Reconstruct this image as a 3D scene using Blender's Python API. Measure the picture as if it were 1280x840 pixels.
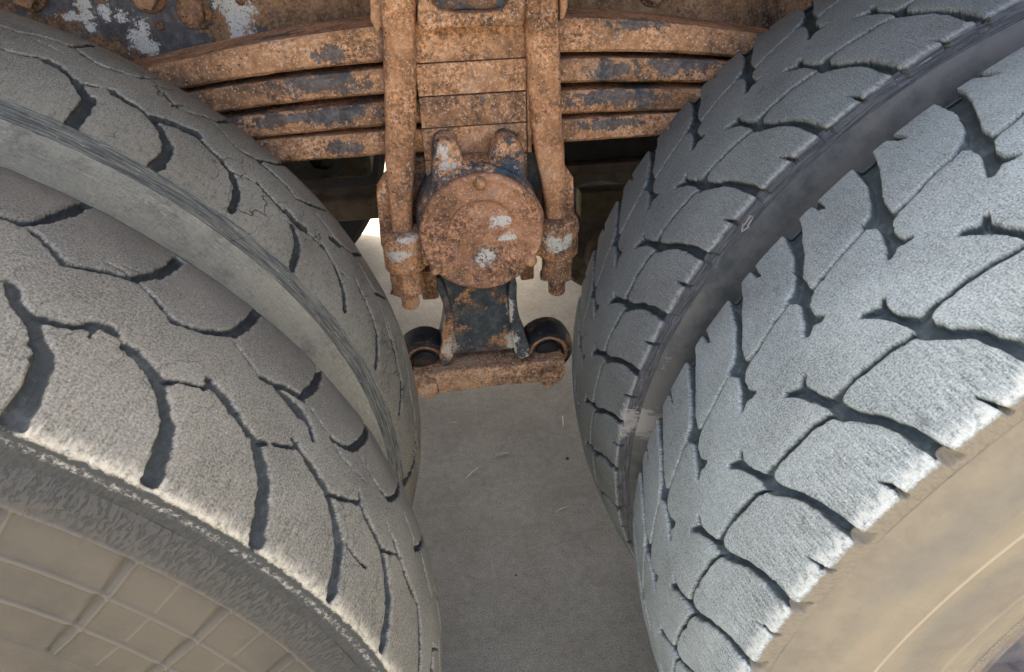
import bpy, bmesh, math, random
import numpy as np
from mathutils import Vector, Matrix, Euler
random.seed(7); np.random.seed(7)
PI = math.pi
S = bpy.context.scene
for o in list(bpy.data.objects): bpy.data.objects.remove(o)

# ------------------------------------------------------------------ camera
CAM = np.array([-0.0359, -0.23646, 1.06408]); PITCH, YAW, ROLL, F = 0.59714, -0.12897, -0.02914, 800.92
def _rot(axis, a):
    return np.array(Matrix.Rotation(a, 3, axis))
CM = _rot('Z', YAW) @ _rot('X', PI/2-PITCH) @ _rot('Z', ROLL)
cd = bpy.data.cameras.new('camera'); cam = bpy.data.objects.new('camera', cd); S.collection.objects.link(cam)
cam.location = CAM; cam.rotation_euler = Matrix(CM.tolist()).to_euler()
cd.sensor_width = 36; cd.lens = 36*F/1280; cd.clip_start = 0.01; cd.clip_end = 500
S.camera = cam

# ------------------------------------------------------------------ light
SUN_EL, SUN_AZ = math.radians(63.5), math.radians(-20)      # sun beyond the truck (+Y side), azimuth measured from +Y
W = bpy.data.worlds.new('World'); S.world = W; W.use_nodes = True
wn = W.node_tree; wn.nodes.clear()
sky = wn.nodes.new('ShaderNodeTexSky'); sky.sky_type = 'NISHITA'; sky.sun_disc = False
sky.sun_elevation = SUN_EL; sky.sun_rotation = SUN_AZ; sky.dust_density = 8.0; sky.air_density = 0.7; sky.ozone_density = 0.3
bg = wn.nodes.new('ShaderNodeBackground'); bg.inputs[1].default_value = 0.15
wo = wn.nodes.new('ShaderNodeOutputWorld')
wn.links.new(sky.outputs[0], bg.inputs[0]); wn.links.new(bg.outputs[0], wo.inputs[0])
sl = bpy.data.lights.new('sun', 'SUN'); sl.energy = 4.0; sl.angle = math.radians(3); sl.color = (1, .93, .82)
so = bpy.data.objects.new('sun', sl); S.collection.objects.link(so)
sd_ = Vector((math.sin(SUN_AZ)*math.cos(SUN_EL), math.cos(SUN_AZ)*math.cos(SUN_EL), math.sin(SUN_EL)))
so.rotation_euler = (-sd_).to_track_quat('-Z', 'Y').to_euler(); so.location = (0, 3, 6)
S.view_settings.view_transform = 'Standard'; S.view_settings.look = 'None'; S.view_settings.gamma = 1
S.view_settings.exposure = 2.9
S.cycles.max_bounces = 8; S.cycles.diffuse_bounces = 5

def at(px, py, y):
    "the point of the plane Y = y that stands behind a spot of the 1280 x 840 survey drawing"
    d = CM @ np.array([(px-640)/F, -(py-420)/F, -1.0])
    return CAM + d*((y-CAM[1])/d[1])

# ------------------------------------------------------------------ nodes
class NT:
    def __init__(s, name):
        s.m = bpy.data.materials.new(name); s.m.use_nodes = True; s.t = s.m.node_tree; s.t.nodes.clear()
        s.out = s.n('OutputMaterial'); s.b = s.n('BsdfPrincipled'); s.l(s.b.outputs[0], s.out.inputs[0])
        s.tc = s.n('TexCoord'); s.obj = s.tc.outputs['Object']; s.uv = s.tc.outputs['UV']
    def n(s, k, **kw):
        x = s.t.nodes.new('ShaderNode'+k)
        for a, b in kw.items(): setattr(x, a, b)
        return x
    def l(s, a, b): s.t.links.new(a, b)
    def put(s, v, sock):
        if isinstance(v, bpy.types.NodeSocket): s.l(v, sock)
        else: sock.default_value = v
    def noise(s, scale, vec=None, detail=6, rough=.6, dist=0, off=None):
        vec = vec or s.obj
        if off is not None: vec = s.vm('ADD', vec, off)
        x = s.n('TexNoise'); x.inputs['Scale'].default_value = scale; x.inputs['Detail'].default_value = detail
        x.inputs['Roughness'].default_value = rough; x.inputs['Distortion'].default_value = dist
        s.l(vec, x.inputs['Vector']); return x.outputs['Fac']
    def voro(s, scale, vec=None, feature='F1', out='Distance', rnd=1):
        x = s.n('TexVoronoi'); x.feature = feature; x.inputs['Scale'].default_value = scale; x.inputs['Randomness'].default_value = rnd
        s.l(vec or s.obj, x.inputs['Vector']); return x.outputs[out]
    def vm(s, op, a, b=None):
        x = s.n('VectorMath', operation=op); s.put(a, x.inputs[0])
        if b is not None: s.put(b, x.inputs[1])
        return x.outputs['Value'] if op in ('DISTANCE', 'LENGTH') else x.outputs[0]
    def mp(s, vec, scale): 
        x = s.n('Mapping'); s.l(vec, x.inputs[0]); x.inputs['Scale'].default_value = scale; return x.outputs[0]
    def ma(s, op, a, b=0.0, c=0.0):
        x = s.n('Math', operation=op); s.put(a, x.inputs[0]); s.put(b, x.inputs[1]); s.put(c, x.inputs[2]); return x.outputs[0]
    def ss(s, v, lo, hi, a=0.0, b=1.0):
        x = s.n('MapRange', interpolation_type='SMOOTHSTEP'); s.put(v, x.inputs[0])
        for i, q in enumerate((lo, hi, a, b)): x.inputs[i+1].default_value = q
        return x.outputs[0]
    def ramp(s, v, stops):
        x = s.n('ValToRGB'); e = x.color_ramp.elements
        while len(e) < len(stops): e.new(.5)
        for q, (p, c) in zip(e, stops): q.position = p; q.color = (*c, 1)
        s.l(v, x.inputs[0]); return x.outputs[0]
    def mix(s, f, a, b, mode='MIX'):
        x = s.n('Mix', data_type='RGBA', blend_type=mode); s.put(f, x.inputs[0])
        for v, k in ((a, 6), (b, 7)): s.put((*v, 1) if isinstance(v, tuple) else v, x.inputs[k])
        return x.outputs[2]
    def attr(s, name): return s.n('Attribute', attribute_name=name).outputs['Fac']
    def sep(s, v):
        x = s.n('SeparateXYZ'); s.l(v, x.inputs[0]); return x.outputs
    def bump(s, h, dist, strength=1.0, prev=None):
        x = s.n('Bump'); x.inputs['Distance'].default_value = dist; x.inputs['Strength'].default_value = strength
        s.l(h, x.inputs['Height'])
        if prev: s.l(prev, x.inputs['Normal'])
        return x.outputs[0]
    def done(s, col, rough=.8, nor=None, metal=0.0, spec=.4):
        s.put((*col, 1) if isinstance(col, tuple) else col, s.b.inputs['Base Color'])
        s.put(rough, s.b.inputs['Roughness']); s.b.inputs['Metallic'].default_value = metal
        s.b.inputs['Specular IOR Level'].default_value = spec
        if nor: s.l(nor, s.b.inputs['Normal'])
        return s.m

def m_rust(name, off=0., paint=.55, spots=(), blues=(), dark=1.0, tint=(1, 1, 1), grey=.5, pscale=9, speck=1.0):
    t = NT(name); o = (off, off*1.7, -off)
    co = t.vm('ADD', t.obj, o)
    big = t.noise(16, co, 8, .68); fine = t.noise(230, co, 4, .7); mid = t.noise(70, co, 6, .7)
    wide = t.noise(5.5, co, 5, .6, off=(11, 0, 3))
    v = t.ma('ADD', t.ma('ADD', t.ma('MULTIPLY', big, .55), t.ma('MULTIPLY', mid, .45)), t.ma('MULTIPLY', t.ma('SUBTRACT', wide, .5), .45))
    k = lambda c: tuple(min(1, a*b*dark) for a, b in zip(c, tint))
    c = t.ramp(v, [(.30, k((.060, .034, .022))), (.43, k((.24, .125, .058))), (.52, k((.43, .215, .096))), (.62, k((.57, .315, .155))), (.74, k((.42, .315, .21)))])
    sp = t.ss(fine, .34, .68, 1-.60*speck, 1+.65*speck)
    cal = t.ss(t.noise(13, co, 5, .6, off=(1, 6, 6)), .42, .60, .25, 1.0); sp = t.ma('ADD', 1.0, t.ma('MULTIPLY', t.ma('SUBTRACT', sp, 1.0), cal))
    cc = t.n('CombineColor'); [t.l(sp, cc.inputs[i]) for i in range(3)]
    c = t.mix(1.0, c, cc.outputs[0], 'MULTIPLY')
    fl = t.ss(t.noise(330, co, 3, .6, off=(3, 1, 2)), .56, .66)          # pale mineral specks
    c = t.mix(t.ma('MULTIPLY', fl, .55*speck), c, k((.70, .58, .44)))
    pit = t.ss(t.voro(210, co), .10, .24, 1, 0); pm = t.ss(t.noise(22, co, 4, .6, off=(7, 0, 0)), .50, .62)
    pitm = t.ma('MULTIPLY', pit, pm)
    c = t.mix(t.ma('MULTIPLY', pitm, .85), c, (.022, .014, .011))
    g = t.ss(t.noise(26, co, 8, .75, off=(0, 9, 0)), .56, .66)              # thin grey left of the old paint
    c = t.mix(t.ma('MULTIPLY', g, grey), c, (.13, .125, .12))
    pn = t.noise(pscale, co, 9, .72, off=(5, 5, 1))
    pb = t.ss(pn, paint+.00, paint+.045)
    jag = t.noise(55, co, 7, .75, off=(2, 8, 1))
    def spot(cn, r, amp=1.1):
        w_ = t.mp(t.vm('SUBTRACT', t.obj, tuple(cn)), (1/r[0], 1/max(r[0], r[1]), 1/r[1]))
        e_ = t.ma('ADD', t.ma('MULTIPLY', t.ma('SUBTRACT', jag, .5), amp*3.6), t.ma('MULTIPLY', t.ma('SUBTRACT', fine, .5), amp*1.9))
        return t.ss(t.ma('ADD', t.vm('LENGTH', w_), e_), .85, 1.15, 1, 0)
    for cn, r in blues: pb = t.ma('MAXIMUM', pb, t.ma('MULTIPLY', spot(cn, r, 1.3), .80))
    c = t.mix(pb, c, t.mix(t.ss(mid, .4, .7), (.045, .056, .060), (.115, .128, .126)))
    wm = None
    for cn, r in spots:
        q = spot(cn, r, 1.6); wm = q if wm is None else t.ma('MAXIMUM', wm, q)
    if wm: c = t.mix(t.ma('MULTIPLY', wm, t.ss(fine, .30, .48)), c, (.60, .56, .46))
    h = t.ma('ADD', t.ma('MULTIPLY', mid, .8), t.ma('MULTIPLY', fine, .5))
    h = t.ma('SUBTRACT', h, t.ma('MULTIPLY', pitm, .7)); h = t.ma('ADD', h, t.ma('MULTIPLY', pb, .25))
    return t.done(c, t.ss(pb, 0, 1, .88, .55), t.bump(t.ma('ADD', h, t.ma('MULTIPLY', big, 1.2)), .0022), spec=.3)

def m_plain(name, col, rough=.8, var=.35, scale=40, bump=.0006, spec=.35, off=0, dust=None, dustm=(.5, .62)):
    t = NT(name); co = t.vm('ADD', t.obj, (off, off, off))
    n = t.noise(scale, co, 8, .65); f = t.noise(scale*9, co, 3, .6)
    c = t.mix(t.ss(n, .3, .7), tuple(q*(1-var) for q in col), tuple(q*(1+var) for q in col))
    if dust: c = t.mix(t.ss(t.noise(scale*.35, co, 8, .7, off=(4, 4, 4)), *dustm), c, dust)
    c = t.mix(t.ma('MULTIPLY', t.ss(f, .35, .65), .35), c, tuple(min(1, q*1.7) for q in col))
    return t.done(c, rough, t.bump(t.ma('ADD', n, t.ma('MULTIPLY', f, .4)), bump), spec=spec)

def m_tread(name, top, wall, grain=1.0, streak=.5, edge=(.42, .40, .36), edgew=(.0, .010), edge_amt=.8, width=.227, far=0, tone=(.09, .08, .065), tone_amt=.3, off=0., cracks=.3, patch=0.0, skin=((.05, .05, .05), (.08, .078, .075)), skinline=(-.004, -.0015), comb=0.0, rimamt=.28, rimcol=(.34, .32, .27), streakskin=False, spot=None):
    "tread rubber: worn grey top (attribute wear), dark walls, scuffed shoulder; UV is metres round the tyre and across it"
    t = NT(name); u, v, _ = t.sep(t.uv)
    uv = t.vm('ADD', t.uv, (off, off, 0)); 
    wear = t.attr('wear')
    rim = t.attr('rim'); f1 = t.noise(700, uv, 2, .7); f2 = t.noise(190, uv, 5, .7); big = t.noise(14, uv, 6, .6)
    st = t.noise(1, t.mp(uv, (520, 75, 1)), 6, .7)                       # scuffs that run across the tyre
    st2 = t.noise(1, t.mp(t.vm('ADD', uv, t.vm('MULTIPLY', t.n('TexCoord').outputs['UV'], (.3, 0, 0))), (260, 60, 1)), 7, .75)
    near_edge = t.ss(v, .012, .070, 1, 0)
    g = t.ma('ADD', t.ma('MULTIPLY', t.ma('SUBTRACT', f1, .5), 3.0*grain), t.ma('MULTIPLY', t.ma('SUBTRACT', f2, .5), .85*grain))
    g = t.ma('ADD', g, t.ma('MULTIPLY', t.ma('SUBTRACT', st, .5), t.ma('MULTIPLY', near_edge, 2.6*streak)))
    g = t.ma('ADD', g, t.ma('MULTIPLY', t.ma('SUBTRACT', st2, .5), .8*streak))
    g = t.ma('ADD', g, t.ma('MULTIPLY', t.ma('SUBTRACT', big, .5), .9))
    gain = t.ma('MAXIMUM', t.ma('ADD', g, 1.0), .25)
    cc = t.n('CombineColor'); [t.l(gain, cc.inputs[i]) for i in range(3)]
    base = t.mix(t.ma('MULTIPLY', t.ss(t.noise(9, uv, 7, .65, off=(1, 2, 0)), .42, .62), tone_amt), top, tone)
    c = t.mix(1.0, base, cc.outputs[0], 'MULTIPLY')
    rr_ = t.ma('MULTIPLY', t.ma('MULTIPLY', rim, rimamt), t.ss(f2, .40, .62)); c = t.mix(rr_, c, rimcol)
    # pale scuffed rim of the shoulder
    em = t.ss(t.ma('ADD', v, t.ma('MULTIPLY', t.ma('SUBTRACT', st2, .5), .026)), edgew[0], edgew[1], 1, 0)
    em = t.ma('MULTIPLY', em, t.ss(v, -.006, -.001)); em = t.ma('MULTIPLY', em, t.ss(f2, .32, .55))
    c = t.mix(t.ma('MULTIPLY', em, edge_amt), c, edge)
    # below the shoulder edge: dark skin with crumbs
    vj = t.ma('ADD', v, t.ma('MULTIPLY', t.ma('SUBTRACT', t.noise(160, uv, 6, .7), .5), .008))
    sk = t.ss(vj, skinline[0], skinline[1], 1, 0)
    skc = t.mix(t.ss(t.noise(1, t.mp(uv, (420, 190, 1)), 6, .75, .8), .38, .56), *skin)
    if streakskin:
        ln = t.noise(1, t.mp(uv, (26, 620, 1)), 6, .75, .4); ln2 = t.noise(1, t.mp(uv, (60, 700, 1)), 6, .75, 1.2)
        skc = t.mix(t.ss(ln, .42, .60), *skin); skc = t.mix(t.ma('MULTIPLY', t.ss(ln2, .60, .66), .8), skc, streakskin)
    if comb: skc = t.mix(t.ma('MULTIPLY', t.ss(vj, -.0085, -.0045), comb), skc, wall)
    if comb: skc = t.mix(t.ma('MULTIPLY', t.ma('MULTIPLY', t.ss(vj, -.0125, -.010), t.ss(vj, -.0085, -.0065, 1, 0)), t.ma('MULTIPLY', t.ss(t.noise(260, uv, 6, .8, off=(5, 5, 0)), .46, .62), .6)), skc, (.40, .38, .34))
    sk2 = t.ss(t.ma('ADD', v, t.ma('MULTIPLY', t.ma('SUBTRACT', st, .5), .006)), width+.0015, width+.004)
    c = t.mix(sk2, c, wall)
    # fine cracks in the surface
    cr = t.ss(t.voro(34, t.vm('ADD', t.mp(uv, (1.0, .55, 1)), t.vm('MULTIPLY', _col(t, uv), (.03, .03, 0))), 'DISTANCE_TO_EDGE'), .006, .018, 1, 0)
    crm = t.ma('MULTIPLY', cr, t.ss(t.noise(12, uv, 3, .5, off=(9, 2, 0)), .55, .66))
    c = t.mix(t.ma('MULTIPLY', crm, cracks), c, wall)
    if patch: c = t.mix(t.ma('MULTIPLY', t.ss(t.noise(24, uv, 5, .6, off=(3, 7, 0)), .66, .74), patch), c, (.035, .032, .028))
    wmix = t.ss(t.ma('ADD', wear, t.ma('MULTIPLY', t.ma('SUBTRACT', f2, .5), .5)), .45, .85)
    wc = t.mix(t.ss(t.noise(90, t.obj, 7, .75), .45, .68), wall, tuple(q*1.9 for q in wall))
    c = t.mix(wmix, wc, c)
    c = t.mix(sk, c, skc)
    if spot:
        w_ = t.mp(t.vm('SUBTRACT', t.uv, (spot[0], spot[1], 0)), (1/spot[2], 1/spot[3], 1))
        q_ = t.ss(t.ma('ADD', t.vm('LENGTH', w_), t.ma('MULTIPLY', t.ma('SUBTRACT', t.noise(110, t.mp(uv, (2.2, .8, 1)), 7, .75), .5), 3.6)), .6, 1.15, 1, 0)
        c = t.mix(t.ma('MULTIPLY', q_, .7), c, (.42, .40, .34))
    h = t.ma('ADD', t.ma('MULTIPLY', f2, .7), t.ma('MULTIPLY', f1, .35)); h = t.ma('SUBTRACT', h, t.ma('MULTIPLY', crm, 1.3*cracks))
    h = t.ma('ADD', h, t.ma('MULTIPLY', st, t.ma('MULTIPLY', near_edge, 1.4*streak))); h = t.ma('ADD', h, t.ma('MULTIPLY', st2, .5*streak))
    return t.done(c, .82, t.bump(h, .0010), spec=.35)
def _col(t, vec):
    x = t.n('TexNoise'); x.inputs['Scale'].default_value = 60; x.inputs['Detail'].default_value = 3; t.l(vec, x.inputs['Vector']); return x.outputs['Color']

def m_side(name, a, b, dust, dustm=(.45, .62), wrinkle=1.0, wr=(.455, .50), silver=0.0, off=0., spots=(), rough=.6, darkrim=None, spotmix=.8):
    "sidewall rubber; UV is metres along the circumference and the radius"
    t = NT(name); u, v, _ = t.sep(t.uv); uv = t.vm('ADD', t.uv, (off, 0, 0))
    big = t.noise(1, t.mp(uv, (6, 17, 1)), 5, .5); mid = t.noise(40, uv, 7, .7); fine = t.noise(300, uv, 3, .6)
    c = t.mix(t.ss(mid, .35, .65), a, b)
    c = t.mix(t.ma('MULTIPLY', t.ss(t.ma('ADD', big, t.ma('MULTIPLY', t.ma('SUBTRACT', mid, .5), .25)), *dustm), .85), c, dust)
    if darkrim: c = t.mix(t.ma('MULTIPLY', t.ss(t.ma('ADD', v, t.ma('MULTIPLY', t.ma('SUBTRACT', mid, .5), .03)), darkrim[0], darkrim[1]), .9), c, darkrim[2])
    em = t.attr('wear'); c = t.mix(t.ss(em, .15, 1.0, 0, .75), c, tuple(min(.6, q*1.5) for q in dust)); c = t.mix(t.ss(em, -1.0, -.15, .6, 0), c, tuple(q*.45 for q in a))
    # wrinkled skin near the shoulder, longish cells
    wv = t.vm('ADD', t.mp(uv, (60, 150, 1)), t.vm('MULTIPLY', _col(t, uv), (2.0, 2.5, 0)))
    wk = t.voro(1.0, wv, 'DISTANCE_TO_EDGE'); wrk = t.noise(1, t.mp(t.vm('ADD', uv, t.vm('MULTIPLY', _col(t, uv), (.006, .006, 0))), (480, 200, 1)), 5, .7, .6)
    zone = t.ss(v, wr[0], wr[1])
    crack = t.ma('MULTIPLY', t.ss(wrk, .38, .50, 1, 0), zone)
    c = t.mix(t.ma('MULTIPLY', crack, .6*wrinkle), c, tuple(q*.25 for q in a))
    if silver:
        ln = t.noise(1, t.mp(uv, (85, 520, 1)), 7, .8, .9); ln2 = t.noise(1, t.mp(uv, (60, 600, 1)), 6, .75, 2.6)
        sil = t.ma('MULTIPLY', t.ss(ln, .47, .60), silver); c = t.mix(sil, c, (.42, .39, .28))
        c = t.mix(t.ma('MULTIPLY', t.ss(ln2, .56, .62), silver), c, (.62, .57, .46)); c = t.mix(t.ss(ln, .30, .40, .65, 0), c, (.06, .058, .050))
    for (su, sv, ru, rv, col) in spots:
        w_ = t.mp(t.vm('SUBTRACT', t.uv, (su, sv, 0)), (1/ru, 1/rv, 1))
        q = t.ss(t.ma('ADD', t.vm('LENGTH', w_), t.ma('MULTIPLY', t.ma('SUBTRACT', t.noise(70 if spotmix > .5 else 22, t.mp(uv, (2.5, 1, 1) if spotmix > .5 else (1, 1, 1)), 7, .75 if spotmix > .5 else .5), .5), 3.4 if spotmix > .5 else 1.2)), .6 if spotmix > .5 else .2, 1.2 if spotmix > .5 else 1.5, 1, 0)
        c = t.mix(t.ma('MULTIPLY', q, spotmix), c, col)
    h = t.ma('ADD', t.ma('MULTIPLY', mid, .5), t.ma('MULTIPLY', fine, .2))
    h = t.ma('SUBTRACT', h, t.ma('MULTIPLY', crack, .9*wrinkle))
    if silver: h = t.ma('ADD', h, t.ma('MULTIPLY', ln, 1.6))
    return t.done(c, rough, t.bump(h, .0012), spec=.4)

# ------------------------------------------------------------------ mesh helpers
def link(o, parent=None):
    S.collection.objects.link(o)
    if parent is not None: o.parent = parent
    return o
def thing(name, label, cat, loc=(0, 0, 0), rz=0, group=None):
    o = bpy.data.objects.new(name, None); o.empty_display_size = .05; link(o)
    o.location = loc; o.rotation_euler = (0, 0, rz); o['label'] = label; o['category'] = cat
    if group: o['group'] = group
    return o
def tag(o, label=None, cat=None, group=None, kind=None):
    for k, v in (('label', label), ('category', cat), ('group', group), ('kind', kind)):
        if v: o[k] = v
    return o
def obj(name, bm, m, parent=None, smooth=True, base=None, label=None):
    me = bpy.data.meshes.new(name)
    if base is not None: bmesh.ops.translate(bm, verts=bm.verts, vec=-Vector(base))
    bmesh.ops.recalc_face_normals(bm, faces=bm.faces); bm.to_mesh(me); bm.free()
    if smooth:
        me.polygons.foreach_set('use_smooth', [True]*len(me.polygons)); me.set_sharp_from_angle(angle=math.radians(38))
    me.materials.append(m); o = bpy.data.objects.new(name, me); link(o, parent)
    if label: o['label'] = label
    return o
def bevel(bm, w, seg=2, faces=None):
    ed = [e for e in bm.edges if e.is_manifold and e.calc_face_angle(0) > .6]
    bmesh.ops.bevel(bm, geom=ed, offset=w, segments=seg, affect='EDGES', profile=.6, clamp_overlap=True)
def box(x0, x1, y0, y1, z0, z1, bv=.002, seg=2):
    bm = bmesh.new(); bmesh.ops.create_cube(bm, size=1)
    for v in bm.verts: v.co = Vector((x0+(v.co.x+.5)*(x1-x0), y0+(v.co.y+.5)*(y1-y0), z0+(v.co.z+.5)*(z1-z0)))
    if bv: bevel(bm, bv, seg)
    return bm
def join(*bms):
    a = bms[0]
    for b in bms[1:]:
        me = bpy.data.meshes.new('tmp'); b.to_mesh(me); b.free(); a.from_mesh(me); bpy.data.meshes.remove(me)
    return a
def prism(pts, y0, y1, bv=.003, seg=3):
    "polygon of (x, z) pushed from y0 (front) to y1"
    bm = bmesh.new(); a = [bm.verts.new((x, y0, z)) for x, z in pts]; b = [bm.verts.new((x, y1, z)) for x, z in pts]
    n = len(pts); bm.faces.new(a); bm.faces.new(b[::-1])
    for i in range(n): bm.faces.new((a[i], b[i], b[(i+1) % n], a[(i+1) % n]))
    bmesh.ops.recalc_face_normals(bm, faces=bm.faces)
    if bv: bevel(bm, bv, seg)
    return bm
def lathe(prof, c, axis='Y', n=64, wob=0, seed=0):
    "prof: (radius, distance along the axis)"
    rng = random.Random(seed); bm = bmesh.new(); rings = []
    ph = [rng.uniform(0, 6.28) for _ in range(4)]
    for r, h in prof:
        if r < 1e-5: rings.append([bm.verts.new((0, 0, h))]); continue
        rings.append([bm.verts.new(((r*(1+wob*(math.sin(3*a+ph[0])+.6*math.sin(7*a+ph[1])+.4*math.sin(17*a+ph[2])))*math.cos(a)), r*(1+wob*(math.sin(3*a+ph[0])+.6*math.sin(7*a+ph[1])+.4*math.sin(17*a+ph[2])))*math.sin(a), h)) for a in (2*PI*i/n for i in range(n))])
    for a, b in zip(rings, rings[1:]):
        if len(a) == 1 and len(b) == 1: continue
        for i in range(n):
            j = (i+1) % n
            if len(a) == 1: bm.faces.new((a[0], b[i], b[j]))
            elif len(b) == 1: bm.faces.new((a[i], a[j], b[0]))
            else: bm.faces.new((a[i], a[j], b[j], b[i]))
    M = {'Z': Matrix.Identity(4), 'Y': Matrix.Rotation(-PI/2, 4, 'X'), 'X': Matrix.Rotation(PI/2, 4, 'Y')}[axis]
    bmesh.ops.transform(bm, matrix=Matrix.Translation(c) @ M, verts=bm.verts); return bm
def loft(secs, n=20, power=3.0):
    "secs: (x, y, z, half width x, half depth y): rounded bar standing along z"
    bm = bmesh.new(); R = []
    for x, y, z, hx, hy in secs:
        ring = []
        for i in range(n):
            a = 2*PI*i/n; c, s = math.cos(a), math.sin(a); k = (abs(c)**power+abs(s)**power)**(-1/power)
            ring.append(bm.verts.new((x+hx*c*k, y+hy*s*k, z)))
        R.append(ring)
    for a, b in zip(R, R[1:]):
        for i in range(n): bm.faces.new((a[i], a[(i+1) % n], b[(i+1) % n], b[i]))
    bm.faces.new(R[0]); bm.faces.new(R[-1]); return bm
def hexnut(c, r, h, axis='Z', rot=0, bv=.0015):
    bm = lathe([(0, 0), (r, 0), (r, h), (0, h)], (0, 0, 0), 'Z', 6); bmesh.ops.rotate(bm, cent=(0, 0, 0), matrix=Matrix.Rotation(rot, 3, 'Z'), verts=bm.verts)
    bevel(bm, bv, 2)
    M = {'Z': Matrix.Identity(4), 'Y': Matrix.Rotation(-PI/2, 4, 'X')}[axis]
    bmesh.ops.transform(bm, matrix=Matrix.Translation(c) @ M, verts=bm.verts); return bm
def roughen(bm, amp, scale, cuts=0):
    from mathutils import noise as mn
    if cuts: bmesh.ops.subdivide_edges(bm, edges=bm.edges, cuts=cuts, use_grid_fill=True)
    bm.normal_update()
    for v in bm.verts: v.co += v.normal*amp*(mn.noise(v.co*scale)+.5*mn.noise(v.co*scale*2.7))
    return bm

# ------------------------------------------------------------------ ground (setting)
def make_ground():
    t = NT('concrete'); n1 = t.noise(2.2, None, 8, .6); n2 = t.noise(60, None, 6, .7); n3 = t.noise(420, None, 3, .65); n4 = t.noise(9, None, 5, .6, off=(3, 3, 0))
    c = t.mix(t.ss(n1, .3, .7), (.212, .194, .148), (.275, .252, .192))
    c = t.mix(t.ss(n4, .45, .65, 0, .30), c, (.165, .140, .100))
    sp = t.ma('ADD', t.ma('ADD', t.ma('MULTIPLY', n3, 2.2), -.1), t.ma('MULTIPLY', t.ma('SUBTRACT', n2, .5), .8))
    cc = t.n('CombineColor'); [t.l(sp, cc.inputs[i]) for i in range(3)]
    c = t.mix(1.0, c, cc.outputs[0], 'MULTIPLY')
    vd = t.ss(t.voro(75), .05, .13, 1, 0); c = t.mix(t.ma('MULTIPLY', vd, t.ss(n2, .50, .58, 0, .9)), c, (.035, .03, .028))
    m = t.done(c, .9, t.bump(t.ma('ADD', n3, t.ma('MULTIPLY', n2, .8)), .0007), spec=.25)
    bm = bmesh.new(); bmesh.ops.create_grid(bm, x_segments=2, y_segments=2, size=150)
    g = obj('ground', bm, m, smooth=False); g.location = (0, 0, -.005); tag(g, kind='structure')
make_ground()

# ------------------------------------------------------------------ tyres
R0 = .52
PAR = dict(
 L=dict(X=-.58105, y0=0, tw=.03727, w=.19932, g=.11219, drop=.02486, R=.52),
 R=dict(X=.66201, y0=-.0085, tw=.005, w=.22715, g=.06891, drop=.01498, R=.52464))
def par(side, far):
    q = dict(PAR[side]); q['far0'] = q['w']+q['g']
    if side == 'L' and not far: q['w'] = .206
    return q
def seg_sdf(U, T, strokes, sd):
    "strokes: list of [(u, t, half width), ...] in mm; sd is lowered in place"
    for st in strokes:
        for (u0, t0, w0), (u1, t1, w1) in zip(st, st[1:]):
            m = max(w0, w1)+6
            iu = np.searchsorted(U, [min(u0, u1)-m, max(u0, u1)+m]); it = np.searchsorted(T, [min(t0, t1)-m, max(t0, t1)+m])
            if iu[0] >= iu[1] or it[0] >= it[1]: continue
            uu = U[iu[0]:iu[1], None]; tt = T[None, it[0]:it[1]]
            du, dt = u1-u0, t1-t0; q = np.clip(((uu-u0)*du+(tt-t0)*dt)/(du*du+dt*dt+1e-9), 0, 1)
            d = np.hypot(uu-u0-q*du, tt-t0-q*dt)-(w0+q*(w1-w0))
            blk = sd[iu[0]:iu[1], it[0]:it[1]]; np.minimum(blk, d, out=blk)
def poly_sdf(X, Y, P):
    P = np.array(P, float); d = np.full(X.shape, 1e9); ins = np.zeros(X.shape, bool)
    for a, b in zip(P, np.roll(P, -1, 0)):
        e = b-a; q = np.clip(((X-a[0])*e[0]+(Y-a[1])*e[1])/(e@e+1e-9), 0, 1)
        d = np.minimum(d, np.hypot(X-a[0]-q*e[0], Y-a[1]-q*e[1]))
        c = ((a[1] > Y) != (b[1] > Y)) & (X < (b[0]-a[0])*(Y-a[1])/(b[1]-a[1]+1e-12)+a[0]); ins ^= c
    return np.where(ins, -d, d)
def vnoise(U, T, s, seed):
    "smooth value noise on the (u, t) grid, cell s mm"
    rng = np.random.RandomState(seed); n = 509; G = rng.rand(n, 97)
    x = U[:, None]/s+1000.; y = T[None, :]/s+300.
    xi = np.floor(x).astype(int); yi = np.floor(y).astype(int); fx = x-xi; fy = y-yi; fx = fx*fx*(3-2*fx); fy = fy*fy*(3-2*fy)
    g = lambda a, b: G[np.mod(a, n), np.mod(b, 97)]
    return (g(xi, yi)*(1-fx)+g(xi+1, yi)*fx)*(1-fy)+(g(xi, yi+1)*(1-fx)+g(xi+1, yi+1)*fx)*fy-.5

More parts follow.
